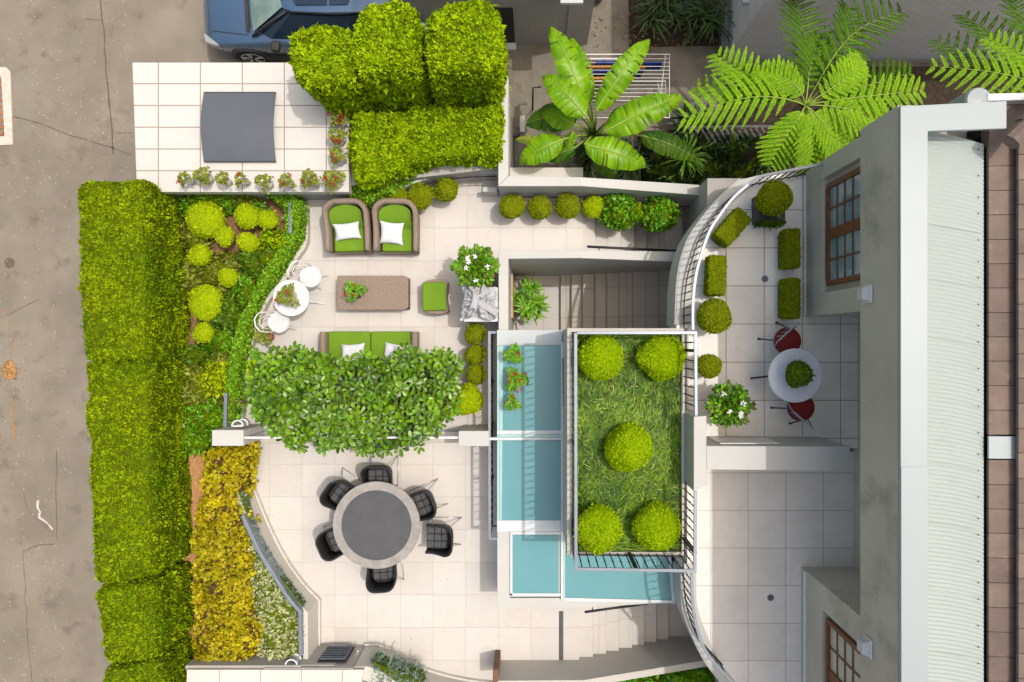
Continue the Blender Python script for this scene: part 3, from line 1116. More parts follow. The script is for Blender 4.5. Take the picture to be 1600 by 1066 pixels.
handrail([W(918, 385.5, .62), W(1062, 392.5, -.1)], 'dark handrail beside the upper cream steps')
handrail([W(914, 956.5, .62), W(1012, 943, .2)], 'dark handrail below the glass roof over the south steps')
# retaining rails at the beds
def flatrail(pts, z, lab):
    A = [Vector(W(q[0], q[1], z)) for q in pts]
    L, Rr = [], []
    for i, q in enumerate(A):
        d = (A[min(i + 1, len(A) - 1)] - A[max(i - 1, 0)]).normalized()
        nn = Vector((-d.y, d.x, 0)) * .026
        L.append(tuple(q + nn))
        Rr.append(tuple(q - nn))
    tag(B().ribbon(L, Rr, z - .30).build('bed_edging', 'rail_metal', bevel=.004), lab, 'edging')


flatrail(smooth([(378, 806), (389, 831), (406, 866), (425, 896), (446, 930), (468, 957)]) + [(469, 1026)], .62, 'blue grey metal edging along the sage shrub')
flatrail([(452, 316), (453, 340), (453, 364)], .45, 'metal edging half buried in the ivy near the white roof')
flatrail([(352, 614), (351.5, 640), (351, 668)], .5, 'metal edging in the ivy just above the left pillar')

# glass fence between the pillars
t = thing('glass_fence', 'low clear fence with a white top rail behind the magnolia', 'fence', W(548, 684, 0))
a, c = W(381, 684, .9), W(716.5, 684, .9)
B().box(a[0], c[0], a[1] - .018, a[1] + .018, .87, .9).build('top_rail', 'white_metal', t, bevel=.004)
B().box(a[0], c[0], a[1] - .012, a[1] + .012, .02, .06).build('bottom_rail', 'rail_metal', t)
for k_ in range(9):
    x = a[0] + (c[0] - a[0]) * k_ / 8
    B().box(x - .012, x + .012, a[1] - .011, a[1] + .011, .06, .87).build('post', 'rail_metal', t)

# ---------------------------------------------------------------- house
XL, XU = 4.27, 4.09
ZL, ZU = 3.83, 4.79
YN = 2.71
h = thing('house', 'white rendered house with a pale metal roof on the right side', 'house', (6, -1, T1 - .6))
yA = W(0, 495, T1)[1]
yB = W(0, 891, T1)[1]
h1, h2 = (.85, 2.34), (-5.62, -4.04)


def clad(y0, y1, win, sill):
    """wall skin with one opening"""
    B().box(XL + .10, XL + 2.2, y0, y1, 0.6, ZL).build('wall', 'house_wall', h)
    x0, x1 = XL, XL + .099
    B().box(x0, x1, y0, win[0] - .1, .6, ZL).build('wall', 'house_wall', h)
    B().box(x0, x1, win[1] + .1, y1, .6, ZL).build('wall', 'house_wall', h)
    B().box(x0, x1, win[0] - .1, win[1] + .1, .6, sill).build('wall', 'house_wall', h)


clad(yA, YN, h1, 2.30)
clad(-9, yB, h2, 2.30)
B().box(5.1, 5.3, yB, yA, .6, ZL).build('wall', 'house_wall', h)
B().box(XU + .01, 6.2, -9, YN - .05, ZL + .002, ZL + .12).build('ceiling', 'house_wall', h)
B().box(XU + .008, 4.38, -9, YN - .03, ZL, ZU - .075).build('parapet', 'house_wall', h)
B().box(XU + .02, 4.37, -9, YN - .04, ZU - .0745, ZU - .0605).build('shadow_line', 'gutter_dark', h)  # near-black strip painted in for the shade line under the capping
B().box(XL + .1, XL + .9, YN - .001, YN, .6, ZL).build('wall', 'house_wall', h)
B().box(XL - .03, XL - .001, yA + .01, YN, T1 + .001, T1 + .05).build('skirting', 'white_metal', h)
B().box(XL - .03, XL - .001, -9, yB - .01, T1 + .001, T1 + .05).build('skirting', 'white_metal', h)
# parapet capping (an L) and corrugated roof
cx0, cx1 = W(1407, 0, ZU)[0], W(1450, 0, ZU)[0]
cy0, cy1 = W(0, 166, ZU)[1], W(0, 205, ZU)[1]
B().prism([(cx0, cy0, ZU), (W(1573, 0, ZU)[0], cy0 + .06, ZU), (W(1573, 0, ZU)[0], cy1 + .03, ZU), (cx1, cy1, ZU), (cx1, -3.2, ZU - .004), (cx0 + .005, -3.2, ZU - .004)], ZU - .055).build('capping', 'roof_capping', h, bevel=.006)
B().prism([(cx0 + .005, -1.37 - .001, ZU + .003), (cx1 + .003, -1.37, ZU + .003), (cx1 + .003, -9, ZU + .003), (cx0 + .012, -9, ZU + .003)], ZU - .06).build('capping', 'roof_capping', h, bevel=.006)
zr = 4.42
rx0, rx1 = cx1 - .02, W(1537, 0, zr)[0]


def corr(u, v):
    y = cy1 + .1 - u * 11.0
    x = rx0 + (rx1 - rx0) * v
    ph = y / .0502 * 2 * math.pi
    return (x, y - .14 * v * v, zr + .05 * (1 - v) + .0042 * math.sin(ph))


B().grid(corr, 1760, 4).build('metal_roof', 'roof_panel', h, smooth=True)
for py in (345, 430, 520, 617, 716, 810, 915, 1010):
    y = W(0, py, zr)[1]
    B().prism([(rx0 + .03, y, zr + .058), (rx0 + .03, y - .012, zr + .058), (rx1 - .01, y - .15, zr + .014), (rx1 - .01, y - .138, zr + .014)], [zr + .04, zr + .04, zr, zr]).build('sheet_lap', 'roof_panel', h)
s = B()
for k_ in range(46):
    y = cy1 - .1 - k_ * .25 - (.06 if k_ % 3 else 0)
    s.lathe((rx1 - .07, y, zr + .012), [(.009, 0), (.006, .008), (0, .009)], 7)
s.build('roof_screws', 'dark_metal', h)
B().box(rx1 - .05, rx1 + .12, -9, cy1 + .1, 3.9, 4.2).build('gutter', 'gutter_dark', h)
# flat roof tiles
tb = B()
zt0 = 4.47
for c_, (xa, xb) in enumerate([(1545.5, 1588.5), (1592, 1636)] + [(1639 + 49 * q, 1685 + 49 * q) for q in range(7)]):
    z0 = zt0 + c_ * .12
    y = cy1 - .02 + c_ * .1
    k_ = 0
    while y > -8.8:
        ln = .285 + random.uniform(-.004, .004)
        X0, X1 = W(xa, 0, z0)[0], W(xb, 0, z0)[0]
        yc = y - ln / 2
        if not (c_ == 0 and abs(yc - W(0, 699, z0)[1]) < .15):
            tb.boxc(((X0 + X1) / 2, yc, z0 - .02), (X1 - X0, ln - .004, .05), ry=R(-3.5 + random.uniform(-.5, .5)), rx=R(random.uniform(-.5, .5)))
        y -= ln
tb.build('tiled_roof', 'roof_tile', h, bevel=.006)
X0, X1 = W(1543.5, 0, zt0)[0], W(1590, 0, zt0)[0]
yc = W(0, 699, zt0)[1]
B().boxc(((X0 + X1) / 2, yc, zt0 + .012), (X1 - X0, .26, .03), ry=R(-3.5)).build('repair_tile', 'roof_capping', h, bevel=.004)
B().box(rx1 + .1, 8.6, -9, cy1 + .25, 3.95, 4.35).build('roof_underlay', 'gutter_dark', h)
# ridge caps, white gutter and round vent at the top corner
rb = B()
for k_ in range(5):
    rb.tube([W(1578 + k_ * 24, 222 - k_ * 25, 4.75 + .02 * k_), W(1603 + k_ * 24, 196 - k_ * 25, 4.78 + .02 * k_)], [.115, .095], 10)
rb.build('ridge_cap', 'roof_tile', h, smooth=False)
B().prism(PW([(1543, 146), (1640, 144), (1640, 155), (1543, 158)], 4.6), 4.45).build('white_gutter', 'plaster_white', h, bevel=.01)
B().prism(PW([(1546, 160), (1660, 158), (1660, 230), (1546, 226)], 4.45), 4.3).build('tiled_roof', 'roof_tile', h)
q = W(1528, 158, 4.55)
B().lathe(q, [(.155, -1), (.155, 0), (.14, .03), (0, .05)], 24).build('downpipe_head', 'roof_capping', h, smooth=False)


def window(yr, sill, glass):
    y0, y1 = yr
    zt_ = ZL + .02
    x0, x1 = XL + .035, XL + .098
    f = B().box(x0, x1, y0, y0 + .07, sill, zt_).box(x0, x1, y1 - .07, y1, sill, zt_).box(x0 - .01, x1, y0 + .0705, y1 - .0705, sill, sill + .07)
    ym = (y0 + y1) / 2
    f.box(x0 + .004, x1, ym - .075, ym + .075, sill + .0705, zt_)
    fr = f.build('window', 'timber', h)
    g_ = B()
    for a_, c_ in ((y0 + .071, ym - .0755), (ym + .0755, y1 - .071)):
        g_.box(x1 - .03, x1 - .02, a_, c_, sill + .071, zt_)
    g_.build('pane', glass, fr)
    s_ = B()
    for a_, c_ in ((y0 + .071, ym - .0755), (ym + .0755, y1 - .071)):
        m_ = (a_ + c_) / 2
        s_.box(x1 - .045, x1 - .019, m_ - .013, m_ + .013, sill + .071, zt_)
        for r_ in range(1, 6):
            z_ = sill + .07 + r_ * .24
            s_.box(x1 - .044, x1 - .018, a_, m_ - .0135, z_ - .012, z_ + .012)
            s_.box(x1 - .044, x1 - .018, m_ + .0135, c_, z_ - .012, z_ + .012)
    s_.build('glazing_bars', 'timber', fr)


window(h1, 2.34, 'window_glass')
window(h2, 2.34, 'curtain_glass')


def wallbox(px, py, z, lab):
    x, y, _ = W(px, py, z)
    t = thing('wall_light', lab, 'wall light', (XU, y, z - .1), group='white box lights on the house wall')
    B().prism([(XU - .001, y - .10, z + .05), (XU - .11, y - .07, z + .02), (XU - .11, y + .07, z + .02), (XU - .001, y + .10, z + .05)], z - .12).build('housing', 'plaster_white', t, bevel=.008)
    B().box(XU - .02, XU - .001, y - .11, y + .11, z - .14, z + .06).build('back_plate', 'white_metal', t, bevel=.004)


wallbox(1362, 459, 4.1, 'white box light on the house wall right of the upper window')
wallbox(1369, 1013, 4.1, 'white box light on the house wall near the bottom edge')

# ---------------------------------------------------------------- neighbours in the north
t = thing('brick_house', 'grey painted brick building at the top edge beside the concrete path', 'building', W(850, 20, GR))
x0, y0, _ = W(640, 70, GR)
x1 = W(917, 0, GR)[0]
B().box(x0, x1, y0, y0 + 5, GR, 1.6).build('wall', 'grey_brick', t)
xa = W(805, 0, GR)[0]
B().box(xa - .42, xa, y0 - .02, y0 + .0, GR + .16, GR + 1.6).build('doorway', 'gutter_dark', t)
B().box(xa - .5, xa + .02, y0 - .16, y0 - .021, GR + .02, GR + .15).build('doorstep', 'plaster_white', t, bevel=.008)
xp = W(886, 0, GR)[0]
B().box(xp - .04, xp + .06, y0 - .035, y0 - .001, GR + .02, 1.6).build('pilaster', 'grey_brick', t)
a = W(876, -10, .5)
c = W(912, 1, .5)
B().box(a[0], c[0], y0 - .35, y0 - .036, .3, .38).build('window_hood', 'plaster_white', t, bevel=.008)
B().box(a[0] - .32, a[0] - .1, y0 - .25, y0 - .001, .3, .36).build('window_hood', 'plaster_white', t, bevel=.008)

t = thing('white_house', 'pale brick house wall behind the tree ferns at the top', 'building', W(1300, 60, GR))
B().box(4.02, 12, 5.97, 11, GR, 4.2).build('wall', 'white_brick' if 'white_brick' in MATS else 'grey_brick', t)
x, y, _ = W(1127, 96, GR)
pb = B().tube([(3.93, y + .05, GR), (3.93, y + .05, GR + .6), (3.93, 12, GR + .65)], .05, 8)
pb.build('drainpipe', 'rail_metal', t, smooth=True)
B().box(3.97, 4.018, 5.98, 10.9, GR, GR + .5).build('plinth', 'plaster_white', t)
q = W(1158, 2, -.4)
B().boxc((3.96, q[1], -.4), (.12, .12, .12)).build('meter_box', 'plaster_white', t, bevel=.01)

# ================================================================ furniture
def shell_path(w, d, r, n=8):
    """U open towards -Y: list of (point, outward normal), starting front left"""
    P = []
    for k in range(n + 1):
        P.append(((-w / 2, -d / 2 + (d - r) * k / n), (-1, 0)))
    for k in range(1, n + 1):
        a = math.pi - (math.pi / 2) * k / n
        P.append(((-w / 2 + r + r * math.cos(a), d / 2 - r + r * math.sin(a)), (math.cos(a), math.sin(a))))
    Q = [((-p[0][0], p[0][1]), (-p[1][0], p[1][1])) for p in P[::-1]]
    return P + Q


def shell(w, d, r, th, ztop, zbot, flare=.05, tuck=.0):
    b = B()
    path = shell_path(w, d, r)
    n = len(path)
    K = 8
    for i, ((x, y), (nx, ny)) in enumerate(path):
        zt = ztop(x, y)
        fl = flare * (zt - zbot)
        prof = [(-th * .2, zbot), (fl * .6 - 0, zbot + (zt - zbot) * .5), (fl, zt - th * .45), (fl - th * .15, zt - th * .12), (fl - th * .5, zt),
                (fl - th * .85, zt - th * .12), (fl - th, zt - th * .45), (-th * .8, zbot)]
        for o_, z in prof:
            b.v.append((x + nx * o_, y + ny * o_, z))
    for i in range(n - 1):
        for k in range(K):
            a, c = i * K, (i + 1) * K
            b.face([a + k, a + (k + 1) % K, c + (k + 1) % K, c + k])
    b.face(list(range(K))[::-1])
    b.face([(n - 1) * K + k for k in range(K)])
    return b


def pillow(w, d, h, c=(0, 0, 0), rz=0, rx=0, ry=0, pinch=.10, seed=0.0):
    from mathutils import Euler
    e = Euler((rx, ry, rz)).to_matrix()
    b = B()

    def f(sgn):
        def fn(u, v):
            a, q = u * 2 - 1, v * 2 - 1
            pw = max(0, (1 - a ** 4) * (1 - q ** 4)) ** .5
            x = a * w / 2 * (1 - pinch * (1 - q * q) * a * a)
            y = q * d / 2 * (1 - pinch * (1 - a * a) * q * q)
            cr = noise.noise(Vector((a * 2.2 + seed, q * 2.2, seed * 3))) * h * .22 + abs(noise.noise(Vector((a * 4 + seed, q * 1.3, 5)))) * h * .22
            return e @ Vector((x, y, sgn * h / 2 * pw * (1 - cr / h * .8))) + Vector(c)
        return fn
    b.grid(f(1), 14, 14)
    k = len(b.f)
    b.grid(f(-1), 14, 14)
    b.f = b.f[:k] + [q[::-1] for q in b.f[k:]]
    return b


def cushion(x0, x1, y0, y1, z0, z1, name, parent, m='green_fabric', bev=.035):
    return B().box(x0, x1, y0, y1, z0, z1).build(name, m, parent, local=True, bevel=bev, smooth=False, seg=3)


# ---- wicker armchairs
def make_armchair():
    t = thing('armchair', 'x', 'armchair')
    zt = lambda x, y: .60 + .14 * max(0, min(1, (y + .15) / .45)) ** 1.5 - .04 * max(0, (-y - .3))
    shell(.72, .84, .22, .09, zt, .09, .06).build('wicker_shell', 'wicker', t, local=True, smooth=True)
    B().box(-.30, .30, -.40, .30, .10, .27).build('seat_base', 'wicker_dark', t, local=True, bevel=.01)
    B().box(-.335, .335, -.435, -.401, .09, .29).build('front_panel', 'wicker', t, local=True, bevel=.012)
    cushion(-.272, .272, -.415, .20, .275, .42, 'seat_cushion', t)
    b = B()
    n = 12
    # back cushion bent inside the shell, sloping up to the back
    def fn(u, v):
        a = math.pi * (1.0 - u)
        rr = .285
        x = rr * math.cos(a) * (1.0)
        yb = .12 + .24 * math.sin(a) ** .6
        y = (-.02 - .0 * abs(x)) * (1 - v) + yb * v
        z = .44 + .20 * v ** .8 + .035 * math.sin(math.pi * v) * math.sin(a) - .03 * (1 - v)
        return (x, y, z)
    b.grid(fn, 16, 8)
    def fn2(u, v):
        p0 = fn(u, 0)
        return (p0[0], p0[1] - .012 * math.sin(math.pi * v), .425 + (p0[2] - .425) * v)
    b.grid(fn2, 16, 3)
    b.build('back_cushion', 'green_fabric', t, local=True, smooth=True)
    for sx in (-1, 1):
        for y in (-.36, .33):
            B().tube([(sx * .31, y, .0), (sx * .31, y, .10)], .02, 8).build('leg', 'wicker_dark', t, local=True)
    return t


used = []
ac = make_armchair()
x, y, _ = W(547, 357, .35)
place(ac, used, (x + .0, y, 0), R(1.5), 'left wicker armchair with green cushions under the white roof edge')
x, y, _ = W(622, 357, .35)
place(ac, used, (x, y, 0), R(-.5), 'right wicker armchair with green cushions beside the ball shrubs')
for o_ in (x_ for x_ in bpy.data.objects if x_.name.startswith('armchair')):
    o_['group'] = 'wicker armchairs on the lounge patio'

for (px, py, rz, sd, lab, dz) in ((542.5, 361.5, R(6), 1.0, 'plump white throw pillow on the left wicker armchair', 0),
                                  (612, 364.5, R(-6), 4.0, 'flatter white throw pillow on the right wicker armchair', 0)):
    w, d = (.46, .30) if sd == 1.0 else (.42, .40)
    o = pillow(w, d, .13, rx=R(18), seed=sd, pinch=.12).build('throw_pillow', 'white_fabric', local=True, loc=W(px, py, .51), smooth=True)
    o.rotation_euler = (0, 0, rz)
    tag(o, lab, 'pillow', 'white throw pillows')

# ---- sofa (opens towards the table)
t = thing('sofa', 'long wicker sofa with green cushions half hidden by the magnolia', 'sofa', W(581, 556, .3)[:2] + (0,), rz=math.pi)
zt = lambda x, y: .58 + .12 * max(0, min(1, (y + .1) / .4))
shell(1.66, .84, .10, .11, zt, .08, .05).build('wicker_shell', 'wicker', t, local=True, smooth=True)
B().box(-.77, .77, -.40, .32, .10, .27).build('seat_base', 'wicker_dark', t, local=True, bevel=.01)
cushion(-.745, -.003, -.43, .18, .275, .42, 'seat_cushion', t)
cushion(.003, .745, -.43, .18, .275, .42, 'seat_cushion', t)
for sx in (-1, 1):
    B().boxc((sx * .375, .24, .55), (.72, .16, .32), rx=R(-14)).build('back_cushion', 'green_fabric', t, local=True, bevel=.05, seg=3)
for px, sd, lab in ((551, 7.0, 'white throw pillow on the left half of the sofa'), (617, 9.0, 'white throw pillow on the right half of the sofa')):
    o = pillow(.42, .40, .13, rx=R(-25), seed=sd, pinch=.12).build('throw_pillow', 'white_fabric', local=True, loc=W(px, 553, .53), smooth=True)
    o.rotation_euler = (0, 0, R(4 if sd == 7 else -8))
    tag(o, lab, 'pillow', 'white throw pillows')

# ---- ottoman
x, y, _ = W(679, 463, .4)
t = thing('ottoman', 'wicker ottoman with a green seat cushion right of the coffee table', 'ottoman', (x, y, 0), rz=R(1))
B().lathe((0, 0, 0), [(.0, 0)], 4)
b = B()
pts = [(-.22, -.25), (-.11, -.30), (.03, -.32), (.14, -.31), (.225, -.27), (.20, 0), (.225, .25), (.12, .295), (-.02, .31), (-.14, .285), (-.22, .24), (-.225, 0)]
b.prism([(p_[0], p_[1], .35) for p_ in pts], .07)
b.build('base', 'wicker', t, local=True, bevel=.015)
cushion(-.215, .205, -.255, .245, .352, .43, 'seat_cushion', t, bev=.03)

# ---- wicker coffee table
x, y, _ = W(582.5, 457.5, .40)
t = thing('coffee_table', 'rectangular brown wicker coffee table between armchairs and sofa', 'table', (x, y, 0))
w2, d2 = .625, .30
B().prism([(-w2, -d2, .40), (w2 - .07, -d2, .40), (w2, -d2 + .05, .40), (w2, d2 - .05, .40), (w2 - .07, d2, .40), (-w2, d2, .40)], .365).build('tabletop', 'wicker', t, local=True, bevel=.01)
B().box(-w2 + .02, w2 - .03, -d2 + .02, d2 - .02, .03, .364).build('base', 'wicker_dark', t, local=True, bevel=.012)
s = B()
for k in range(24):
    s.box(-w2 + .02 + k * .0515, -w2 + .026 + k * .0515, -d2 + .012, d2 - .012, .4005, .4025)
s.build('weave_ridges', 'wicker', t, local=True)

# ---- round dining table and six woven chairs
tx, ty, _ = W(588, 821, .62)
t = thing('dining_table', 'large round dining table with a dark centre and a stone rim', 'table', (tx, ty, DP))
zt = .76
B().lathe((0, 0, 0), [(.602, zt - .04), (.752, zt - .04), (.757, zt - .02), (.75, zt), (.606, zt), (.602, zt - .006), (.602, zt - .04)], 72).build('stone_rim', 'stone_rim', t, local=True)
B().lathe((0, 0, 0), [(.601, zt - .035), (.601, zt - .003), (.597, zt - .001), (0, zt - .001)], 72).build('tabletop', 'slate', t, local=True)
B().lathe((0, 0, 0), [(.33, 0), (.33, .03), (.08, .06), (.07, .5), (.2, .72), (.3, zt - .041)], 24).build('pedestal', 'dark_metal', t, local=True, smooth=True)


def make_dchair():
    t = thing('dining_chair', 'x', 'chair')
    zt = lambda x, y: .62 + .20 * max(0, min(1, (y + .12) / .32)) ** 1.3
    shell(.47, .46, .15, .035, zt, .42, .10).build('backrest', 'dark_weave', t, local=True, smooth=True)
    B().prism([(-.22, -.235, .44), (.22, -.235, .44), (.225, .10, .44), (.15, .21, .44), (-.15, .21, .44), (-.225, .10, .44)], .40).build('seat', 'dark_weave', t, local=True, bevel=.015)
    g = B()
    for i in range(3):
        for k in range(3):
            g.boxc((-.125 + .125 * i, -.165 + .125 * k, .462), (.118, .118, .035))
    g.build('seat_pad', 'pad_grey', t, local=True, bevel=.015)
    for sx in (-1, 1):
        B().tube([(sx * .20, -.20, .41), (sx * .235, -.24, 0)], .009, 6).build('leg', 'alloy', t, local=True, smooth=True)
        B().tube([(sx * .17, .15, .41), (sx * .25, .33, 0)], .009, 6).build('leg', 'alloy', t, local=True, smooth=True)
        B().tube([(sx * .235, -.24, .012), (sx * .25, .33, .012)], .008, 6).build('floor_bar', 'alloy', t, local=True, smooth=True)
    return t


used = []
dc = make_dchair()
CH = [(590, 749, 178, 'black woven dining chair above the round table, nearest the magnolia'),
      (532, 775, 140, 'black woven dining chair at the upper left of the round table'),
      (525, 846, 96, 'black woven dining chair at the left of the round table'),
      (597, 896, 2, 'black woven dining chair below the round table'),
      (686, 843, -88, 'black woven dining chair pulled back at the right of the round table'),
      (658, 790, -72, 'black woven dining chair at the upper right of the round table')]
for px, py, a, lab in CH:
    x, y, _ = W(px, py, .45)
    # the chair's back (local +Y) points away from the table
    v = Vector((x - tx, y - ty))
    rz = math.atan2(v.y, v.x) - math.pi / 2
    if 'pulled' in lab:
        rz = R(-92)
    place(dc, used, (x, y, DP), rz, lab)
for o_ in bpy.data.objects:
    if o_.name.startswith('dining_chair'):
        o_['group'] = 'black woven chairs round the dining table'

# ---- white bistro set by the ivy
x, y, _ = W(455, 465.5, .72)
t = thing('bistro_table', 'round white bistro table with rusty rim beside the ivy', 'table', (x, y, 0))
B().lathe((0, 0, 0), [(.30, .70), (.312, .705), (.312, .722), (0, .726)], 48).build('tabletop', 'white_table', t, local=True)
B().lathe((0, 0, 0), [(.3125, .700), (.3135, .708), (.3125, .716)], 48).build('rim', 'rust', t, local=True)
B().tube([(0, 0, .12), (0, 0, .70)], .02, 8).build('column', 'white_metal', t, local=True)
for k in range(3):
    a = R(-10 + 120 * k)
    B().tube([(0, 0, .2), (.16 * math.cos(a), .16 * math.sin(a), .22), (.27 * math.cos(a), .27 * math.sin(a), .08), (.33 * math.cos(a), .33 * math.sin(a), .012), (.36 * math.cos(a), .36 * math.sin(a), .03)], .012, 6).build('leg', 'white_metal', t, local=True, smooth=True)


def make_wchair():
    t = thing('bistro_chair', 'x', 'chair')
    B().lathe((0, 0, 0), [(.16, .43), (.19, .435), (.195, .448), (.188, .455), (.17, .447), (.14, .444), (.12, .447), (0, .446)], 36).build('seat', 'white_table', t, local=True, smooth=False)
    B().tube([(-.165, .07, .44), (-.175, .16, .65), (-.15, .20, .82), (-.06, .235, .90), (.06, .235, .90), (.15, .20, .82), (.175, .16, .65), (.165, .07, .44)], .011, 7).build('back_frame', 'white_metal', t, local=True, smooth=True)
    B().tube([(-.10, .14, .44), (-.11, .17, .62), (-.05, .21, .76), (.05, .21, .76), (.11, .17, .62), (.10, .14, .44)], .008, 6).build('back_scroll', 'white_metal', t, local=True, smooth=True)
    for k in range(4):
        a = R(45 + 90 * k)
        c_, s_ = math.cos(a), math.sin(a)
        B().tube([(.13 * c_, .13 * s_, .43), (.15 * c_, .15 * s_, .25), (.19 * c_, .19 * s_, .05), (.235 * c_, .235 * s_, .01), (.25 * c_, .25 * s_, .02)], .009, 6).build('leg', 'white_metal', t, local=True, smooth=True)
    return t


used = []
wc = make_wchair()
x, y, _ = W(485, 432, .45)
place(wc, used, (x, y, 0), R(62), 'white metal bistro chair above the round white table')
x, y, _ = W(435.5, 503, .45)
place(wc, used, (x, y, 0), R(95), 'white metal bistro chair below the round white table')
for o_ in bpy.data.objects:
    if o_.name.startswith('bistro_chair'):
        o_['group'] = 'white bistro chairs'

# ---- terrace set
x, y, _ = W(1243, 587, T1 + .73)
t = thing('terrace_table', 'round pale marble table in the shade by the house', 'table', (x, y, T1))
B().lathe((0, 0, 0), [(.37, .70), (.396, .705), (.398, .722), (.39, .73), (0, .73)], 56).build('tabletop', 'marble', t, local=True)
B().tube([(0, 0, .05), (0, 0, .70)], .03, 10).build('column', 'dark_metal', t, local=True)
for k in range(3):
    a = R(-170 + 120 * k)
    B().tube([(0, 0, .25), (.2 * math.cos(a), .2 * math.sin(a), .2), (.44 * math.cos(a), .44 * math.sin(a), .02)], .014, 6).build('leg', 'dark_metal', t, local=True, smooth=True)


def make_tchair():
    t = thing('terrace_chair', 'x', 'chair')
    B().lathe((0, 0, 0), [(.17, .44), (.2, .445), (.205, .465), (.195, .485), (.16, .495), (0, .5)], 32).build('seat_pad', 'red_pad', t, local=True, smooth=False)
    B().lathe((0, 0, 0), [(.18, .42), (.208, .425), (.208, .439), (.18, .439)], 32).build('seat_ring', 'blue_steel', t, local=True)
    B().tube([(-.19, .06, .43), (-.20, .15, .70), (-.19, .19, .86), (.19, .19, .86), (.20, .15, .70), (.19, .06, .43)], .012, 7).build('back_frame', 'blue_steel', t, local=True)
    g = B()
    for k in (-1, 0, 1):
        g.tube([(k * .08, .16, .43), (k * .08, .185, .86)], .006, 6)
    g.build('back_bars', 'blue_steel', t, local=True)
    for k, (dx, dy) in enumerate(((-1, -1), (1, -1), (1, 1), (-1, 1))):
        B().tube([(.14 * dx, .14 * dy, .42), (.19 * dx, .22 * dy, .02)], .011, 6).lathe((.19 * dx, .22 * dy, 0), [(.02, 0), (.02, .02)], 8).build('leg', 'blue_steel' if dy < 0 else 'dark_metal', t, local=True)
    return t


used = []
tc_ = make_tchair()
x, y, _ = W(1231, 533, T1 + .47)
place(tc_, used, (x, y, T1), R(42), 'blue steel chair with round red pad above the marble table')
x, y, _ = W(1252, 637, T1 + .47)
place(tc_, used, (x, y, T1), R(140), 'blue steel chair with round red pad below the marble table')
for o_ in bpy.data.objects:
    if o_.name.startswith('terrace_chair'):
        o_['group'] = 'chairs with red pads at the marble table'

# ---- floor drains
for px, py, z, lab in ((1195, 436, T1, 'round metal floor drain of the upper terrace among the box plants'),
                       (1204, 934, T2, 'round metal floor drain in the lower court')):
    x, y, _ = W(px, py, z)
    t = thing('floor_drain', lab, 'drain', (x, y, z))
    B().lathe((x, y, z), [(.055, .001), (.055, .005), (.045, .006), (.043, .003), (0, .003)], 24).build('rim', 'rail_metal', t)
    g = B()
    for k in range(5):
        g.box(x - .034, x + .034, y - .03 + k * .014, y - .024 + k * .014, z + .0035, z + .006)
    g.build('grate', 'dark_metal', t)

# ---- dark curved canopy on the white roof
t = thing('roof_canopy', 'dark grey curved square cover lying on the white tiled roof', 'cover', W(372, 198, .9))
x0, y0, _ = W(317, 143, 1.0)
x1, y1, _ = W(429.5, 252, 1.0)


def cv(dz):
    def fn(u, v):
        return (x0 + (x1 - x0) * v, y0 + (y1 - y0) * u, .97 + .11 * math.sin(math.pi * u) + dz)
    return fn


b = B().grid(cv(0), 20, 2)
k = len(b.f)
b.grid(cv(-.02), 20, 2)
b.f = [q[::-1] for q in b.f[:k]] + b.f[k:]
b.build('sheet', 'canopy', t, smooth=False)
B().box(x0, x1, y1 + .001, y1 + .012, .93, .985).build('edge_strip', 'slate', t)
B().box(x0, x1, y0 - .012, y0 - .001, .93, .985).build('edge_strip', 'slate', t)

# ---- trolley with crumpled cloth
x0, y0, _ = W(724.5, 449, .86)
x1, y1, _ = W(778, 503, .86)
t = thing('barbecue_trolley', 'steel trolley half covered with a crumpled white cloth by the stair wall', 'barbecue', ((x0 + x1) / 2, (y0 + y1) / 2, 0))
B().box(x0, x1, y1, y0, .80, .86).build('worktop', 'plaster_white', t, bevel=.01)
B().box(x0 + .03, x1 - .03, y1 + .03, y0 - .03, .12, .799).build('cabinet', 'rail_metal', t, bevel=.01)
for px in (727, 773):
    for py in (453, 500):
        q = W(px, py, .86)
        B().tube([(q[0], q[1], 0), (q[0], q[1], .12)], .03, 8).build('castor', 'dark_metal', t)
q = W(731, 497, .862)
B().box(q[0] - .03, q[0] + .03, q[1] - .008, q[1] + .008, .8602, .866).build('badge', 'dark_metal', t)
q = W(724, 499, .8)
B().boxc((q[0] - .03, q[1], .8), (.05, .05, .04)).build('handle', 'white_metal', t, bevel=.01)
cx, cy, _ = W(749, 472, .95)


def cloth(u, v):
    a, q_ = u * 2 - 1, v * 2 - 1
    x = cx + a * .30
    y = cy + q_ * .30
    ang = math.atan2(q_, a)
    rr = math.hypot(a, q_)
    edge = 1 + .28 * noise.noise(Vector((math.cos(ang) * 2, math.sin(ang) * 2, 3.3)))
    x = cx + a * .29 * edge - .01
    y = cy + q_ * .27 * edge
    fold = abs(noise.noise(Vector((math.cos(ang) * 3.1, math.sin(ang) * 3.1, rr * .6)))) * .22 * min(1, rr * 1.6)
    fold += abs(noise.noise(Vector((a * 2.6, q_ * 2.6, 9)))) * .10
    z = .885 + fold + .10 * max(0, 1 - rr) - max(0, rr - 1.05) * .25
    return (x, y, max(z, .872))


B().grid(cloth, 44, 44).build('cloth', 'grey_cloth', t, smooth=True)
pil = pillow(.17, .38, .13, c=(cx - .07, cy - .0, 1.02), rz=R(-14), rx=R(6), seed=3.0, pinch=.35).build('cloth_bundle', 'grey_cloth', t, smooth=True)
pil = pillow(.46, .13, .09, c=(cx + .13, cy - .09, 1.0), rz=R(-32), seed=8.0).build('cloth_bundle', 'grey_cloth', t, smooth=True)

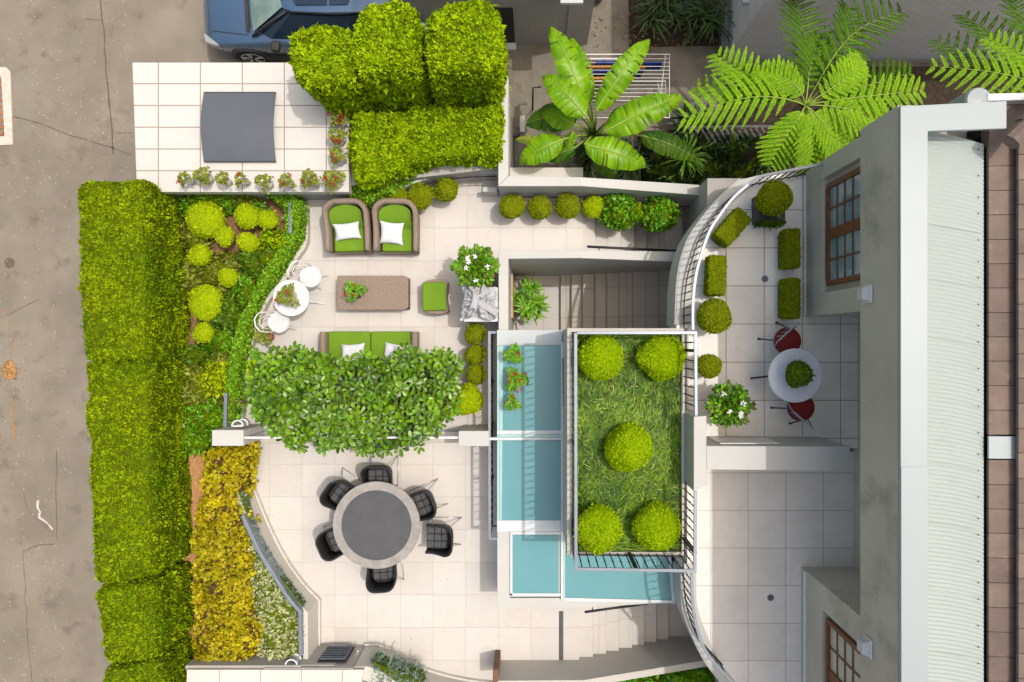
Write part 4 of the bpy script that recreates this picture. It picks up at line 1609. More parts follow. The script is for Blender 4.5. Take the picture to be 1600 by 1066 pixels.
# ---- car
L_, HW = 4.70, .95
cx0 = W(318, 0, -1.45)[0]
cyc = W(0, 78, -1.35)[1] + HW
car = thing('parked_car', 'blue grey estate car parked at the top edge beside the white roof', 'car', (cx0, cyc, GR))
lower = B()
ST = [(0.0, .62, .50, .62), (.06, .74, .40, .70), (.18, .84, .32, .80), (.40, .90, .27, .88), (.8, .935, .25, .95), (1.15, .945, .25, .99), (1.5, .95, .25, 1.01),
      (2.4, .95, .25, 1.0), (3.3, .95, .25, 1.02), (3.9, .94, .25, 1.04), (4.4, .90, .30, 1.02), (4.62, .82, .38, .95), (4.70, .74, .45, .85)]
K = 11
for x, w, zb, zt in ST:
    pr = [(w * .90, zb), (w * .985, zb + (zt - zb) * .3), (w, zb + (zt - zb) * .62), (w * .985, zt - .07), (w * .93, zt - .015), (0, zt + .045)]
    full = [(-a, z) for a, z in pr] + [(a, z) for a, z in pr[:-1][::-1]]
    for y, z in full:
        lower.v.append((x, y, z))
for i in range(len(ST) - 1):
    for k in range(K):
        a, c = i * K, (i + 1) * K
        lower.face([a + k, c + k, c + (k + 1) % K, a + (k + 1) % K])
lower.face(list(range(K)))
lower.face([(len(ST) - 1) * K + k for k in range(K)][::-1])
lower.build('body', 'car_paint', car, local=True, smooth=True)
# sills and arches
for s_ in (-1, 1):
    B().boxc((2.3, s_ * .925, .34), (2.3, .09, .2)).build('sill', 'car_plastic', car, local=True, bevel=.03)
    for xw in (.88, 3.72):
        B().tube([(xw + .37 * math.cos(math.pi * k / 12), s_ * .93, .34 + .37 * math.sin(math.pi * k / 12)) for k in range(13)], .045, 8).build('wheel_arch', 'car_plastic', car, local=True, smooth=True)
# greenhouse
gh = B()
G0 = [(1.22, .0), (1.32, .58), (1.62, .84), (3.9, .84), (4.35, .72), (4.48, 0)]
lo = [(1.16, -.40), (1.14, 0), (1.16, .40), (1.28, .70), (1.50, .845), (2.6, .86), (3.9, .83), (4.40, .66), (4.50, 0), (4.40, -.66), (3.9, -.83), (2.6, -.86), (1.50, -.845), (1.28, -.70)]
hi = [(1.90, -.34), (1.87, 0), (1.90, .34), (1.96, .50), (2.06, .60), (2.8, .635), (3.7, .60), (4.12, .50), (4.16, 0), (4.12, -.50), (3.7, -.60), (2.8, -.635), (2.06, -.60), (1.96, -.50)]
n = len(lo)
for x, y in lo:
    gh.v.append((x, y, 1.005))
for x, y in hi:
    gh.v.append((x, y, 1.50))
for k in range(n):
    gh.face([k, (k + 1) % n, n + (k + 1) % n, n + k][::-1])
gh.face([n + k for k in range(n)][::-1])
gh.build('side_windows', 'car_glass', car, local=True)
ws = B()
wl = [(1.17, .62), (1.125, .4), (1.105, 0), (1.125, -.4), (1.17, -.62)]
wh = [(1.91, .46), (1.875, .3), (1.85, 0), (1.875, -.3), (1.91, -.46)]
for x, y in wl:
    ws.v.append((x, y * 1.14, 1.03))
for x, y in wh:
    ws.v.append((x, y, 1.512))
for k in range(4):
    ws.face([k, k + 1, 5 + k + 1, 5 + k][::-1])
ws.build('windscreen', 'windscreen', car, local=True, smooth=True)
for s_ in (-1, 1):
    B().tube([(1.16, s_ * .80, 1.02), (1.55, s_ * .68, 1.29), (1.98, s_ * .56, 1.52)], [.032, .026, .022], 8).build('pillar', 'car_plastic', car, local=True, smooth=True)
    B().tube([(2.02, s_ * .575, 1.54), (2.9, s_ * .625, 1.57), (3.9, s_ * .56, 1.55)], .018, 6).build('roof_rail', 'dark_metal', car, local=True, smooth=True)
    m_ = B().boxc((1.62, s_ * 1.02, 1.06), (.16, .20, .13), rz=R(8 * s_)).build('door_mirror', 'car_plastic', car, local=True, bevel=.035, seg=3)
    hl = B().prism([(.03, s_ * .62, .74), (.10, s_ * .80, .76), (.36, s_ * .91, .83), (.42, s_ * .905, .87), (.30, s_ * .80, .86), (.10, s_ * .64, .79)], .66)
    hl.build('headlight', 'lamp_glass', car, local=True, bevel=.01)
    for xw in (.88, 3.72):
        w_ = B()
        def ring(r, y):
            return [(xw + r * math.cos(2 * math.pi * k / 24), s_ * y, .34 + r * math.sin(2 * math.pi * k / 24)) for k in range(24)]
        w_.v += ring(.34, .74) + ring(.34, .93) + ring(.31, .955) + ring(.235, .95)
        for q in range(3):
            for k in range(24):
                w_.face([q * 24 + k, q * 24 + (k + 1) % 24, (q + 1) * 24 + (k + 1) % 24, (q + 1) * 24 + k])
        w_.face([72 + k for k in range(24)])
        wo = w_.build('wheel', 'tyre', car, local=True)
        r_ = B()
        for k in range(5):
            a = R(72 * k + 20)
            for da in (-.13, .13):
                r_.tube([(xw + .05 * math.cos(a), s_ * .962, .34 + .05 * math.sin(a)), (xw + .225 * math.cos(a + da), s_ * .958, .34 + .225 * math.sin(a + da))], .02, 5)
        r_.tube([(xw + .225 * math.cos(2 * math.pi * k / 24), s_ * .956, .34 + .225 * math.sin(2 * math.pi * k / 24)) for k in range(24)], .014, 5, closed=True)
        ro = r_.build('rim', 'alloy', wo, local=True, smooth=True)
roof = B()
RS = [(1.90, .47, 1.50), (2.1, .56, 1.545), (2.8, .60, 1.575), (3.6, .57, 1.56), (4.10, .49, 1.515), (4.22, .47, 1.49)]
for x, w, z in RS:
    for f_ in (-1, -.8, -.4, 0, .4, .8, 1):
        roof.v.append((x, w * f_, z + .03 * (1 - f_ * f_)))
for i in range(len(RS) - 1):
    for k in range(6):
        a = i * 7 + k
        roof.face([a, a + 7, a + 8, a + 1])
roof.build('roof', 'car_paint', car, local=True, smooth=True)
B().prism([(2.15, -.40, 1.600), (2.20, -.46, 1.597), (2.80, -.47, 1.612), (2.80, .47, 1.612), (2.20, .46, 1.597), (2.15, .40, 1.600)], 1.575).build('sunroof', 'car_glass', car, local=True)
B().prism([(2.83, -.47, 1.613), (3.18, -.46, 1.608), (3.22, -.40, 1.606), (3.22, .40, 1.606), (3.18, .46, 1.608), (2.83, .47, 1.613)], 1.58).build('sunroof', 'car_glass', car, local=True)
B().tube([(1.09, -.62, 1.035), (1.06, -.1, 1.045), (1.22, .45, 1.12)], .010, 5).build('wiper', 'dark_metal', car, local=True)
B().prism([(1.02, -.70, 1.032), (1.08, -.72, 1.035), (1.06, 0, 1.06), (1.08, .72, 1.035), (1.02, .70, 1.032), (.99, 0, 1.06)], 1.0).build('cowl', 'car_plastic', car, local=True)
s = B()
for s_ in (-1, 1):
    s.tube([(.28, s_ * .62, .862), (.7, s_ * .70, .945), (1.05, s_ * .76, 1.0)], .006, 5)
s.build('bonnet_seam', 'car_plastic', car, local=True)

# ---- clothes rack in the passage
zr_ = -1.15
t = thing('drying_rack', 'white folding clothes rack with washing beside the banana plant', 'clothes rack', W(975, 130, GR))
q0, q1 = W(890, 85, zr_), W(1046, 184, zr_)
fr = B().tube([(q0[0], q0[1], zr_), (q1[0], q0[1], zr_), (q1[0], q1[1], zr_), (q0[0], q1[1], zr_)], .012, 6, closed=True)
fr.build('frame', 'white_metal', t, smooth=True)
xm = W(1040, 0, zr_)[0]
k_ = 0
for py in [92, 98, 104, 110, 116, 122]:
    y = W(0, py, zr_)[1]
    B().tube([(q0[0], y, zr_), (q1[0], y, zr_)], .006, 5).build('rail', 'white_metal', t)
B().tube([W(890, 127, zr_ + .03), W(1040, 127, zr_ + .03), W(1040, 170, zr_ + .03)], .010, 6).build('wing', 'white_metal', t)
for py in [133, 139, 145, 151, 157]:
    y = W(0, py, zr_)[1]
    B().tube([(q0[0], y, zr_), (xm, y, zr_)], .006, 5).build('rail', 'white_metal', t)
for sx, px in ((0, 905), (1, 1040)):
    a, c = W(px, 90, zr_), W(px, 180, GR)
    B().tube([(a[0], q0[1], zr_), (a[0], q1[1] + .2, GR + .03)], .012, 6).build('leg', 'white_metal', t)
    B().tube([(a[0], q1[1], zr_), (a[0], q0[1] - .2, GR + .03)], .012, 6).build('leg', 'white_metal', t)


def washing(x0_, x1_, py, m, lab, drop=.35):
    a, c = W(x0_, py, zr_), W(x1_, py, zr_)
    nn = 26
    b = B()

    def fn(u, v):
        w = (v - .5) * 2
        s1 = 1 if w > 0 else -1
        dd = abs(w)
        return (a[0] + (c[0] - a[0]) * u, a[1] + s1 * (.012 + .02 * min(1, dd * 3)) + .008 * math.sin(u * 17 + w * 2) * dd, zr_ + .012 - drop * max(0, dd - .06) - .01 * math.sin(u * 9) * dd)
    b.grid(fn, nn, 14)
    tag(b.build('washing', m, smooth=True), lab, 'laundry', 'washing on the rack')


washing(922, 965, 91.5, 'white_fabric', 'white cloth hung on the clothes rack beside the banana leaf')
washing(931, 1035, 97.5, 'blue_cloth', 'long blue cloth hung on the top bars of the rack')
washing(905, 1008, 103.5, 'orange_cloth', 'orange cloth hung over the rack between two blue ones')
washing(906, 1004, 110, 'blue_cloth', 'shorter blue cloth hung under the orange one')
washing(906, 992, 121.5, 'orange_cloth', 'pale orange towel hung lowest on the rack', .25)

# ================================================================ plants
def hedge(name, pts, z, zb, lab, m='hedge_leaf', dens=6500, L=.042, Wd=.025, amp=.05, bevel=.14, cat='hedge', seed=1.0, cell=.14, clump=.085,
          out=.05, group=None, core='leaf_core', freq=2.2, spread=.9):
    b = B().prism(PW(pts, z), zb)
    V, T = core_from(b, cell, amp, freq, bevel, seed)
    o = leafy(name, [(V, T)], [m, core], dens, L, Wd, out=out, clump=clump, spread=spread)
    return tag(o, lab, cat, group)


HG = 'clipped hedge blocks along the road'
hedge('hedge', [(121, 283), (225, 281), (230, 562), (130, 566)], 1.42, GR, 'longest clipped hedge block beside the road, reaching up to the white roof', seed=1, group=HG)
hedge('hedge', [(131, 568), (231, 564), (238, 902), (146, 915)], 1.38, GR, 'clipped hedge block in the middle of the roadside row next to the golden shrubs', seed=2, group=HG)
hedge('hedge', [(148, 922), (242, 910), (246, 1028), (162, 1040)], 1.3, GR, 'short clipped hedge block near the bottom of the roadside row', seed=3, group=HG)
hedge('hedge', [(160, 1048), (247, 1034), (250, 1110), (166, 1110)], 1.2, GR, 'hedge block cut off by the bottom edge, beside the road', seed=4, group=HG)
CG = 'tall clipped cypresses by the car'
hedge('cypress', [(452, 50), (500, 38), (556, 46), (554, 128), (482, 134), (454, 104)], 2.3, -1.2, 'left one of the three tall clipped cypresses, nearest the car door', 'cypress_leaf', 4200, .062, .032, .06, .16, 'tree', 5, group=CG)
hedge('cypress', [(549, 50), (572, 8), (622, -6), (652, 14), (650, 112), (556, 118)], 2.35, -1.2, 'middle one of the three tall clipped cypresses, in front of the car boot', 'cypress_leaf', 4200, .062, .032, .06, .16, 'tree', 6, group=CG)
hedge('cypress', [(667, 26), (700, 4), (762, 2), (780, 20), (778, 110), (670, 116)], 2.35, -1.2, 'right one of the three tall clipped cypresses, beside the white wall', 'cypress_leaf', 4200, .062, .032, .06, .16, 'tree', 7, group=CG)
hedge('hedge', [(550, 178), (640, 172), (779, 160), (778, 243), (700, 246), (640, 256), (600, 276), (566, 285), (549, 262)], 1.2, .3,
      'lower lumpy hedge below the three cypresses beside the geranium pots', 'cypress_leaf', 3600, .062, .034, .10, .12, seed=8, freq=3.2)
hedge('ivy', [(545, 262), (575, 283), (610, 275), (660, 255), (720, 246), (778, 243), (778, 262), (735, 264), (690, 268), (650, 277), (622, 290), (604, 302), (578, 314), (560, 317), (546, 304)], .66, .2,
      'bright ivy strip along the curved grey wall below the hedge', 'ivy_leaf', 2600, .05, .032, .03, .05, 'ground cover', 9, cell=.10, clump=0)
# ivy border of the lounge bed
hedge('ivy', [(412, 302), (440, 296), (462, 300), (471, 322), (468, 370), (453, 394), (431, 429), (406, 465), (387, 514), (377, 564), (370, 618), (367, 660),
              (354, 664), (352, 620), (358, 560), (371, 508), (390, 466), (410, 428), (436, 392), (446, 362), (446, 325), (430, 312)], .42, .0,
      'curved ivy border between the shrub bed and the lounge patio', 'ivy_leaf', 3800, .05, .032, .035, .06, 'ground cover', 10, cell=.10, clump=0)
# golden shrubs and sage shrubs
hedge('golden_shrub', [(330, 705), (384, 696), (384, 720), (376, 755), (372, 790), (383, 830), (386, 870), (388, 910), (396, 950), (402, 990), (398, 1020), (380, 1040), (350, 1052), (330, 1040), (309, 1020),
                       (304, 960), (310, 900), (307, 850), (313, 800), (318, 750)], .55, .0,
      'long strip of golden yellow shrubs between hedge and sage shrub', 'gold_leaf', 2500, .062, .052, .13, .10, 'shrub', 11, cell=.12, clump=.14, out=.10, core='leaf_core_gold', freq=3.4)
hedge('sage_shrub', [(384, 822), (404, 866), (424, 898), (446, 934), (466, 962), (466, 1028), (400, 1030), (405, 990), (398, 940), (388, 880)], .48, .0,
      'low grey green sage shrub between the golden shrubs and the curved wall', 'sage_leaf', 2600, .048, .038, .07, .08, 'shrub', 12, cell=.10, clump=.09, out=.08, freq=4)
hedge('lavender', [(374, 766), (381, 783), (390, 815), (404, 848), (422, 880), (444, 911), (472, 946), (475, 1003), (470, 1003), (468, 952), (442, 921), (416, 885), (399, 856), (384, 823), (373, 790)], .50, .3,
      'thin row of blue grey foliage at the curved cream wall', 'blue_leaf', 2200, .05, .016, .01, .01, 'plant', 13, cell=.09, clump=0, out=.05)
hedge('lavender', [(580, 1034), (600, 1043), (630, 1056), (652, 1066), (660, 1095), (580, 1095)], .68, .2,
      'blue grey foliage behind the curved wall at the bottom edge', 'blue_leaf', 1100, .10, .018, .06, .05, 'plant', 14, cell=.12, clump=0, out=.12)
hedge('shrub', [(975, 1062), (1040, 1052), (1110, 1046), (1130, 1066), (1130, 1120), (970, 1120)], -.1, -.9, 'dark green shrub at the bottom edge under the court railing', 'green_leaf', 1300, .10, .05, .10, .08, 'shrub', 16, cell=.14)

# ---- low planting of the shrub bed
bed = [(288, 300), (445, 300), (446, 360), (434, 392), (408, 428), (388, 466), (369, 508), (356, 560), (350, 620), (350, 668), (300, 700), (292, 620)]
hedge('ground_cover', [(292, 400), (436, 392), (408, 428), (388, 466), (369, 508), (356, 560), (350, 618), (348, 650), (300, 690), (296, 560), (330, 470), (292, 450)], .22, .02,
      'low mixed green planting of the shrub bed under the yellow balls', 'olive_leaf', 1500, .075, .045, .10, .04, 'ground cover', 17, cell=.12, out=.10, freq=3.5)['kind'] = 'stuff'


def mound(name, px, py, r, z, lab, m, dens=2300, L=.06, Wd=.036, amp=.03, flat=.75, cat='shrub', group=None, clump=.08, seed=None, rx=None, out=.04, core='leaf_core', spread=.9, sub=4):
    x, y, _ = W(px, py, z)
    rr = r * (H - z) / F
    r2 = (rx or r) * (H - z) / F
    V, T = ball_core((x, y, z - rr * flat * .25), (r2, rr, rr * flat), amp, 4, flat, sub, seed or px * .13)
    o = leafy(name, [(V, T)], [m, core], dens, L, Wd, out=out, clump=clump, spread=spread, up_only=-.5)
    return tag(o, lab, cat, group)


YG = 'yellow green balls in the shrub bed'
for px, py, r, lab in ((319, 343, 29, 'largest yellow green ball shrub, just below the white roof'),
                       (384, 338, 20, 'yellow green ball shrub touching a feathery green plant below the geraniums'),
                       (418, 343, 15, 'small yellow green ball nearest the metal edging'),
                       (350, 370, 15, 'yellow green ball right of and below the largest one'),
                       (386, 378, 16, 'yellow green ball in the middle of the upper bed'),
                       (311, 399, 17, 'yellow green ball close to the hedge in the upper bed'),
                       (356, 433, 15, 'lonely yellow green ball among olive leaves in mid bed'),
                       (321, 473, 27, 'second largest yellow green ball, beside bare brown soil'),
                       (316, 520, 15, 'lowest yellow green ball of the bed')):
    mound('ball_shrub', px, py, r, .52, lab, 'yellow_leaf', 5200, .034, .020, .02, .8, group=YG, clump=0, out=.02, core='lime_core')
for px, py, r, m, lab in ((308, 308, 20, 'green_leaf', 'green feathery shrub in the top left corner of the bed'),
                          (345, 305, 22, 'green_leaf', 'spreading green shrub under the edge of the white roof'),
                          (380, 306, 18, 'olive_leaf', 'dull green shrub at the top of the bed below the pots'),
                          (400, 332, 13, 'green_leaf', 'feathery green plant between two yellow balls'),
                          (430, 383, 17, 'lime_leaf', 'bright lime shrub beside the ivy in the upper bed'),
                          (300, 372, 16, 'olive_leaf', 'olive shrub against the hedge left of the small balls'),
                          (405, 405, 24, 'dark_leaf', 'dark shrub between the yellow balls and the ivy bend'),
                          (330, 425, 22, 'olive_leaf', 'olive shrub above the second largest yellow ball'),
                          (385, 455, 20, 'green_leaf', 'mid green shrub leaning on the ivy in mid bed'),
                          (360, 490, 26, 'dark_leaf', 'dark green shrub right of the second largest ball'),
                          (345, 530, 20, 'green_leaf', 'green shrub just right of the lowest yellow ball'),
                          (308, 552, 17, 'dark_leaf', 'dark bushy plant under the lowest yellow ball by the hedge'),
                          (338, 592, 22, 'yellow_leaf', 'bright yellow green leafy plant beside the metal edging'),
                          (312, 610, 16, 'olive_leaf', 'olive shrub left of the bright leafy plant'),
                          (322, 655, 27, 'green_leaf', 'large feathery green shrub just above the golden strip'),
                          (304, 690, 18, 'green_leaf', 'green shrub at the hedge left of the pillar'),
                          (350, 700, 16, 'olive_leaf', 'olive shrub directly under the left pillar')):
    mound('shrub', px, py, r, .30, lab, m, 1150, .09, .032, .07, .7, group='loose shrubs of the bed', clump=.12, out=.10)

# ---- potted topiary
def pot(t, x, y, z, r, h, m='brown_pot'):
    B().lathe((x, y, z), [(r * .72, 0), (r * .95, h * .85), (r * 1.06, h * .86), (r * 1.06, h), (r * .93, h), (r * .9, h - .03), (0, h - .03)], 22).build('pot', m, t, smooth=False)


def topiary(px, py, r, zg, zc, lab, m='box_leaf', potm='brown_pot', group=None, leaf=(.026, .016), dens=7500, flat=.95, name='topiary_ball', rx=None, amp=.022, L=None):
    x, y, _ = W(px, py, zc)
    s = (H - zc) / F
    rr, r2 = r * s, (rx or r) * s
    t = thing(name, lab, 'topiary', (x, y, zg), group=group)
    pot(t, x, y, zg, rr * .72, max(.12, zc - zg - rr * flat * .55), potm)
    V, T = ball_core((x, y, zc), (r2, rr, rr * flat), amp, 4, flat, 4, px * .17)
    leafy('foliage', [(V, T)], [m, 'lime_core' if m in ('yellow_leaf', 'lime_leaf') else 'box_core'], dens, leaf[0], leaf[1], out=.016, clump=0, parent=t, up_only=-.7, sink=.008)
    return t


BG = 'potted ball plants on the lounge patio'
for px, py, r, lab in ((620, 308, 17.5, 'potted box ball right behind the right wicker armchair'),
                       (657, 306.5, 20, 'middle one of the three box balls at the curved wall'),
                       (697, 297, 18.5, 'box ball at the curved wall, standing farthest from the armchairs'),
                       (800, 323.5, 19, 'first box ball from the left along the long white wall'),
                       (844, 323.5, 18, 'second box ball from the left along the long white wall'),
                       (886.5, 322, 19, 'third box ball from the left along the long white wall'),
                       (926, 324.5, 17, 'fourth ball along the long white wall, touching the leafy shrub')):
    topiary(px, py, r, 0 if px < 910 else -.13, .42 if px < 910 else .3, lab, 'box_leaf' if px < 910 else 'yellow_leaf', group=BG)
for px, py, r, lab in ((743.5, 520, 16.5, 'topmost of the small box balls beside the railing'),
                       (744, 554, 16, 'box ball beside the railing, second below the trolley'),
                       (743, 586, 15.5, 'box ball beside the railing, third below the trolley')):
    topiary(px, py, r, 0, .38, lab, 'box_leaf', group=BG)
topiary(732, 625, 24, 0, .45, 'larger yellow green clipped bush between magnolia and railing', 'yellow_leaf', group=BG, rx=19, amp=.03)
topiary(405, 612, 20, 0, .35, 'yellow green bush peeping out left of the magnolia', 'yellow_leaf', group=BG)
topiary(1116, 493.5, 26, T1, T1 + .45, 'round box ball at the terrace railing below the oblong boxes', group='terrace box plants', potm='dark_pot')
topiary(1108.5, 571, 17, T1, T1 + .35, 'smallest box ball on the terrace, above the white flowers', group='terrace box plants', potm='dark_pot')
topiary(1247, 587, 20, T1 + .731, T1 + .731 + .27, 'dark green box ball standing on the marble table', 'dark_leaf', 'pale_pot', group='terrace box plants', leaf=(.03, .02))
x, y, _ = W(1208, 318, T1 + .4)
t = topiary(1208, 310, 26, T1, T1 + .62, 'round box bush in a square dark pot at the north end of the terrace', group='terrace box plants', potm='dark_pot')
B().box(x - .20, x + .20, y - .26, y + .16, T1, T1 + .36).build('square_pot', 'dark_pot', t, bevel=.01)
V, T = core_from(B().box(x - .19, x + .19, y - .30, y - .262, T1 + .1, T1 + .36), .1, .02, 4, .0, 2)
leafy('fringe', [(V, T)], ['dark_leaf', 'leaf_core'], 3000, .06, .02, out=.03, parent=t)


def boxplant(px, py, w, d, rz, lab, m='box_leaf'):
    zt = T1 + .42
    x, y, _ = W(px, py, zt)
    s = (H - zt) / F
    w, d = w * s, d * s
    t = thing('box_hedge', lab, 'topiary', (x, y, T1), group='terrace box plants')
    c, q = math.cos(rz), math.sin(rz)
    rot = lambda a, b: (x + a * c - b * q, y + a * q + b * c)
    cr = [(-w / 2, -d / 2), (w / 2, -d / 2), (w / 2, d / 2), (-w / 2, d / 2)]
    B().prism([rot(a * .72, b * .94) + (T1 + .2,) for a, b in cr], T1).build('trough', 'dark_pot', t, bevel=.008)
    b = B().prism([rot(a, b_) + (zt,) for a, b_ in cr], T1 + .14)
    V, T = core_from(b, .08, .010, 6, .03, px * .1)
    leafy('foliage', [(V, T)], [m, 'box_core'], 7500, .026, .016, out=.014, parent=t, sink=.008)
    return t


boxplant(1146, 354, 29, 56, R(-42), 'slanted oblong box hedge at the curved railing')
boxplant(1121, 430, 27, 60, R(-2), 'upright oblong box hedge at the railing, left of the floor drain')
boxplant(1239, 388, 23, 60, R(0), 'oblong box hedge at the house wall under the window')
boxplant(1239, 466, 24, 62, R(0), 'oblong box hedge at the house wall, just above the red chair')


# ---- geraniums
def geranium(px, py, r, zg, lab, nred, potm='pale_pot', hp=.16, group=None, m='olive_leaf', leafL=.045):
    zc = zg + hp + .08
    x, y, _ = W(px, py, zc)
    rr = r * (H - zc) / F
    t = thing('potted_geranium', lab, 'potted plant', (x, y, zg), group=group)
    pot(t, x + rr * .06, y - rr * .06, zg, rr * .66, hp, potm)
    n = int(150 * (rr / .12) ** 2)
    a = rng.random(n) * 2 * np.pi
    q = rr * np.sqrt(rng.random(n)) * (1 + .35 * (rng.random(n) - .5)) * (.85 + .3 * np.sin(a * 3 + px))
    P = np.stack([x + q * np.cos(a), y + q * np.sin(a), zc + .10 * (1 - (q / rr) ** 2) + .05 * rng.random(n)], 1)
    D = np.stack([np.cos(a), np.sin(a), .3 + 0 * a], 1) + (rng.random((n, 3)) - .5) * 1.2
    N = np.array([[0, 0, 1.]]) + (rng.random((n, 3)) - .5) * 1.0
    v, f = leaf6(P, D, N, leafL * (.7 + .6 * rng.random(n)), leafL * .9 * (.7 + .6 * rng.random(n)))
    npmesh('foliage', [(v, f, 0)], [m], parent=t)
    for k in range(nred):
        a_ = random.uniform(0, 6.28)
        q_ = rr * random.uniform(.45, 1.15)
        bx, by, bz = x + q_ * math.cos(a_), y + q_ * math.sin(a_), zc + random.uniform(.10, .2)
        n = 26
        d = nrm(rng.normal(size=(n, 3)))
        P = np.array([[bx, by, bz]]) + d * .018
        v, f = leaf4(P, d, rng.normal(size=(n, 3)), np.full(n, .022), np.full(n, .02), 0)
        fl = npmesh('flower', [(v, f, 0)], ['red_petal'], parent=t)
    return t


GG = 'geranium pots along the edge of the white roof'
GL = [(291, 280, 9, 1, 'first small pot from the left in the row below the dark cover'),
      (319, 276, 12, 0, 'bushy green pot, second from the left in the roof row'),
      (350, 281, 9, 0, 'small sparse pot, third from the left in the roof row'),
      (379, 281, 8.5, 1, 'smallest round pot, fourth from the left in the roof row'),
      (414, 285, 11, 0, 'fifth pot of the roof row, touching the ivy below it'),
      (449, 284, 10, 2, 'pot with red bloom above the metal edging, sixth in the roof row'),
      (486, 281, 14, 2, 'large geranium pot, seventh from the left in the roof row'),
      (522, 281, 14, 4, 'large geranium pot with many red blooms at the corner of the roof'),
      (529, 245, 12, 2, 'geranium pot at the right edge of the roof, just above the corner'),
      (528, 215, 12, 3, 'geranium pot halfway up the right edge of the roof'),
      (530, 188, 12, 6, 'geranium with many red blooms under the tall cypress')]
for px, py, r, nr, lab in GL:
    geranium(px, py, r, .9, lab, nr, group=GG)
geranium(450, 463, 15, .727, 'geranium with two red blooms on the white bistro table', 3, hp=.1)
geranium(554, 455, 15, .403, 'bushy geranium on the wicker coffee table', 3, 'dark_pot', .08, m='green_leaf', leafL=.035)
GS = 'pots standing on the blue glass'
geranium(802, 554, 13.5, .87, 'green leafy terracotta pot at the top of the blue glass', 1, 'terracotta', .12, GS, m='green_leaf', leafL=.042)
geranium(806, 593, 16.5, .87, 'wide geranium with many red blooms in the middle of the glass pots', 7, 'terracotta', .12, GS, m='green_leaf', leafL=.042)
geranium(801, 630, 11, .87, 'smallest terracotta pot, lowest of the three on the blue glass', 2, 'terracotta', .12, GS, m='green_leaf', leafL=.042)
geranium(413, 526, 12, 0, 'terracotta pot with fine leaves under the lower white chair', 0, 'terracotta', .22, m='olive_leaf')
geranium(404, 556, 9, 0, 'brown pot with a small sprout beside a wire hoop', 0, 'brown_pot', .22, m='green_leaf')
geranium(430, 556, 12, 0, 'terracotta pot with dark leaves against the magnolia', 0, 'terracotta', .25, m='dark_leaf')
geranium(404, 582, 17, 0, 'pot with bright green leaves at the left end of the magnolia', 0, 'terracotta', .3, m='lime_leaf', leafL=.06)


# ---- leafy pots with white flowers
def flowerpot(px, py, r, zg, zc, lab, potr, potm, nfl, name='flowering_shrub'):
    x, y, _ = W(px, py, zc)
    rr = r * (H - zc) / F
    t = thing(name, lab, 'potted plant', (x, y, zg))
    pot(t, x + .08, y - .05, zg, potr, zc - zg - rr * .35, potm)
    B().tube([(x + .04, y, zc - rr * .5), (x, y, zc)], .02, 6).build('stem', 'trunk', t)
    n = int(850 * (rr / .3) ** 2)
    d = nrm(rng.normal(size=(n, 3)))
    d[:, 2] = np.abs(d[:, 2]) * .9 - .15
    lump = 1 + .30 * np.sin(d[:, 0] * 6 + px) * np.cos(d[:, 1] * 5) + .1 * rng.random(n)
    P = np.array([[x, y, zc]]) + d * (rr * (.45 + .55 * rng.random(n) ** .5) * lump)[:, None] * np.array([[1, 1, .8]])
    D = d + (rng.random((n, 3)) - .5) * 1.3
    N = np.array([[0, 0, 1.]]) + (rng.random((n, 3)) - .5) * 1.2
    v, f = leaf6(P, D, N, .085 * (.7 + .6 * rng.random(n)), .045 * (.7 + .6 * rng.random(n)))
    fo = npmesh('foliage', [(v, f, 0)], ['green_leaf', 'dark_leaf'], parent=t)
    fo.data.polygons.foreach_set('material_index', np.repeat((rng.random(n) < .55).astype(np.int32), 3))
    for k in range(nfl):
        a_ = random.uniform(0, 6.28)
        q_ = rr * random.uniform(.3, 1.05)
        zz = zc + .8 * math.sqrt(max(0, rr * rr - q_ * q_)) + .03
        n = 6
        a = np.arange(n) * 2 * np.pi / 5 + k
        D = np.stack([np.cos(a), np.sin(a), .25 + 0 * a], 1)
        P = np.tile([[x + q_ * math.cos(a_), y + q_ * math.sin(a_), zz]], (n, 1)) + (rng.random((n, 3)) - .5) * .02
        v, f = leaf6(P, D, np.tile([[0, 0, 1.]], (n, 1)) + (rng.random((n, 3)) - .5) * .8, np.full(n, .045), np.full(n, .026))
        npmesh('flower', [(v, f, 0)], ['white_petal'], parent=t)
    return t


flowerpot(743, 417, 27, 0, .95, 'tall green bush with white flowers in a brown pot above the trolley', .24, 'brown_pot', 9)
flowerpot(1139, 633, 27, T1, T1 + .6, 'potted bush with white flowers at the terrace corner by the tall block', .24, 'terracotta', 7)
# leafy shrubs on the steps
mound('leafy_shrub', 966, 331, 27, .35, 'bright glossy leafy shrub on the steps touching the fourth ball', 'green_leaf', 1900, .062, .042, .04, .85, clump=.09, rx=29, out=.06, group='leafy shrubs on the cream steps')
mound('leafy_shrub', 1031, 334, 26, .25, 'darker glossy leafy shrub on the steps nearest the terrace', 'green_leaf', 1900, .066, .044, .04, .85, clump=.09, rx=28, out=.06, group='leafy shrubs on the cream steps')
mound('leafy_shrub', 992, 329, 14, .2, 'small lime tuft squeezed between the two leafy shrubs', 'lime_leaf', 2200, .04, .026, .02, .8)

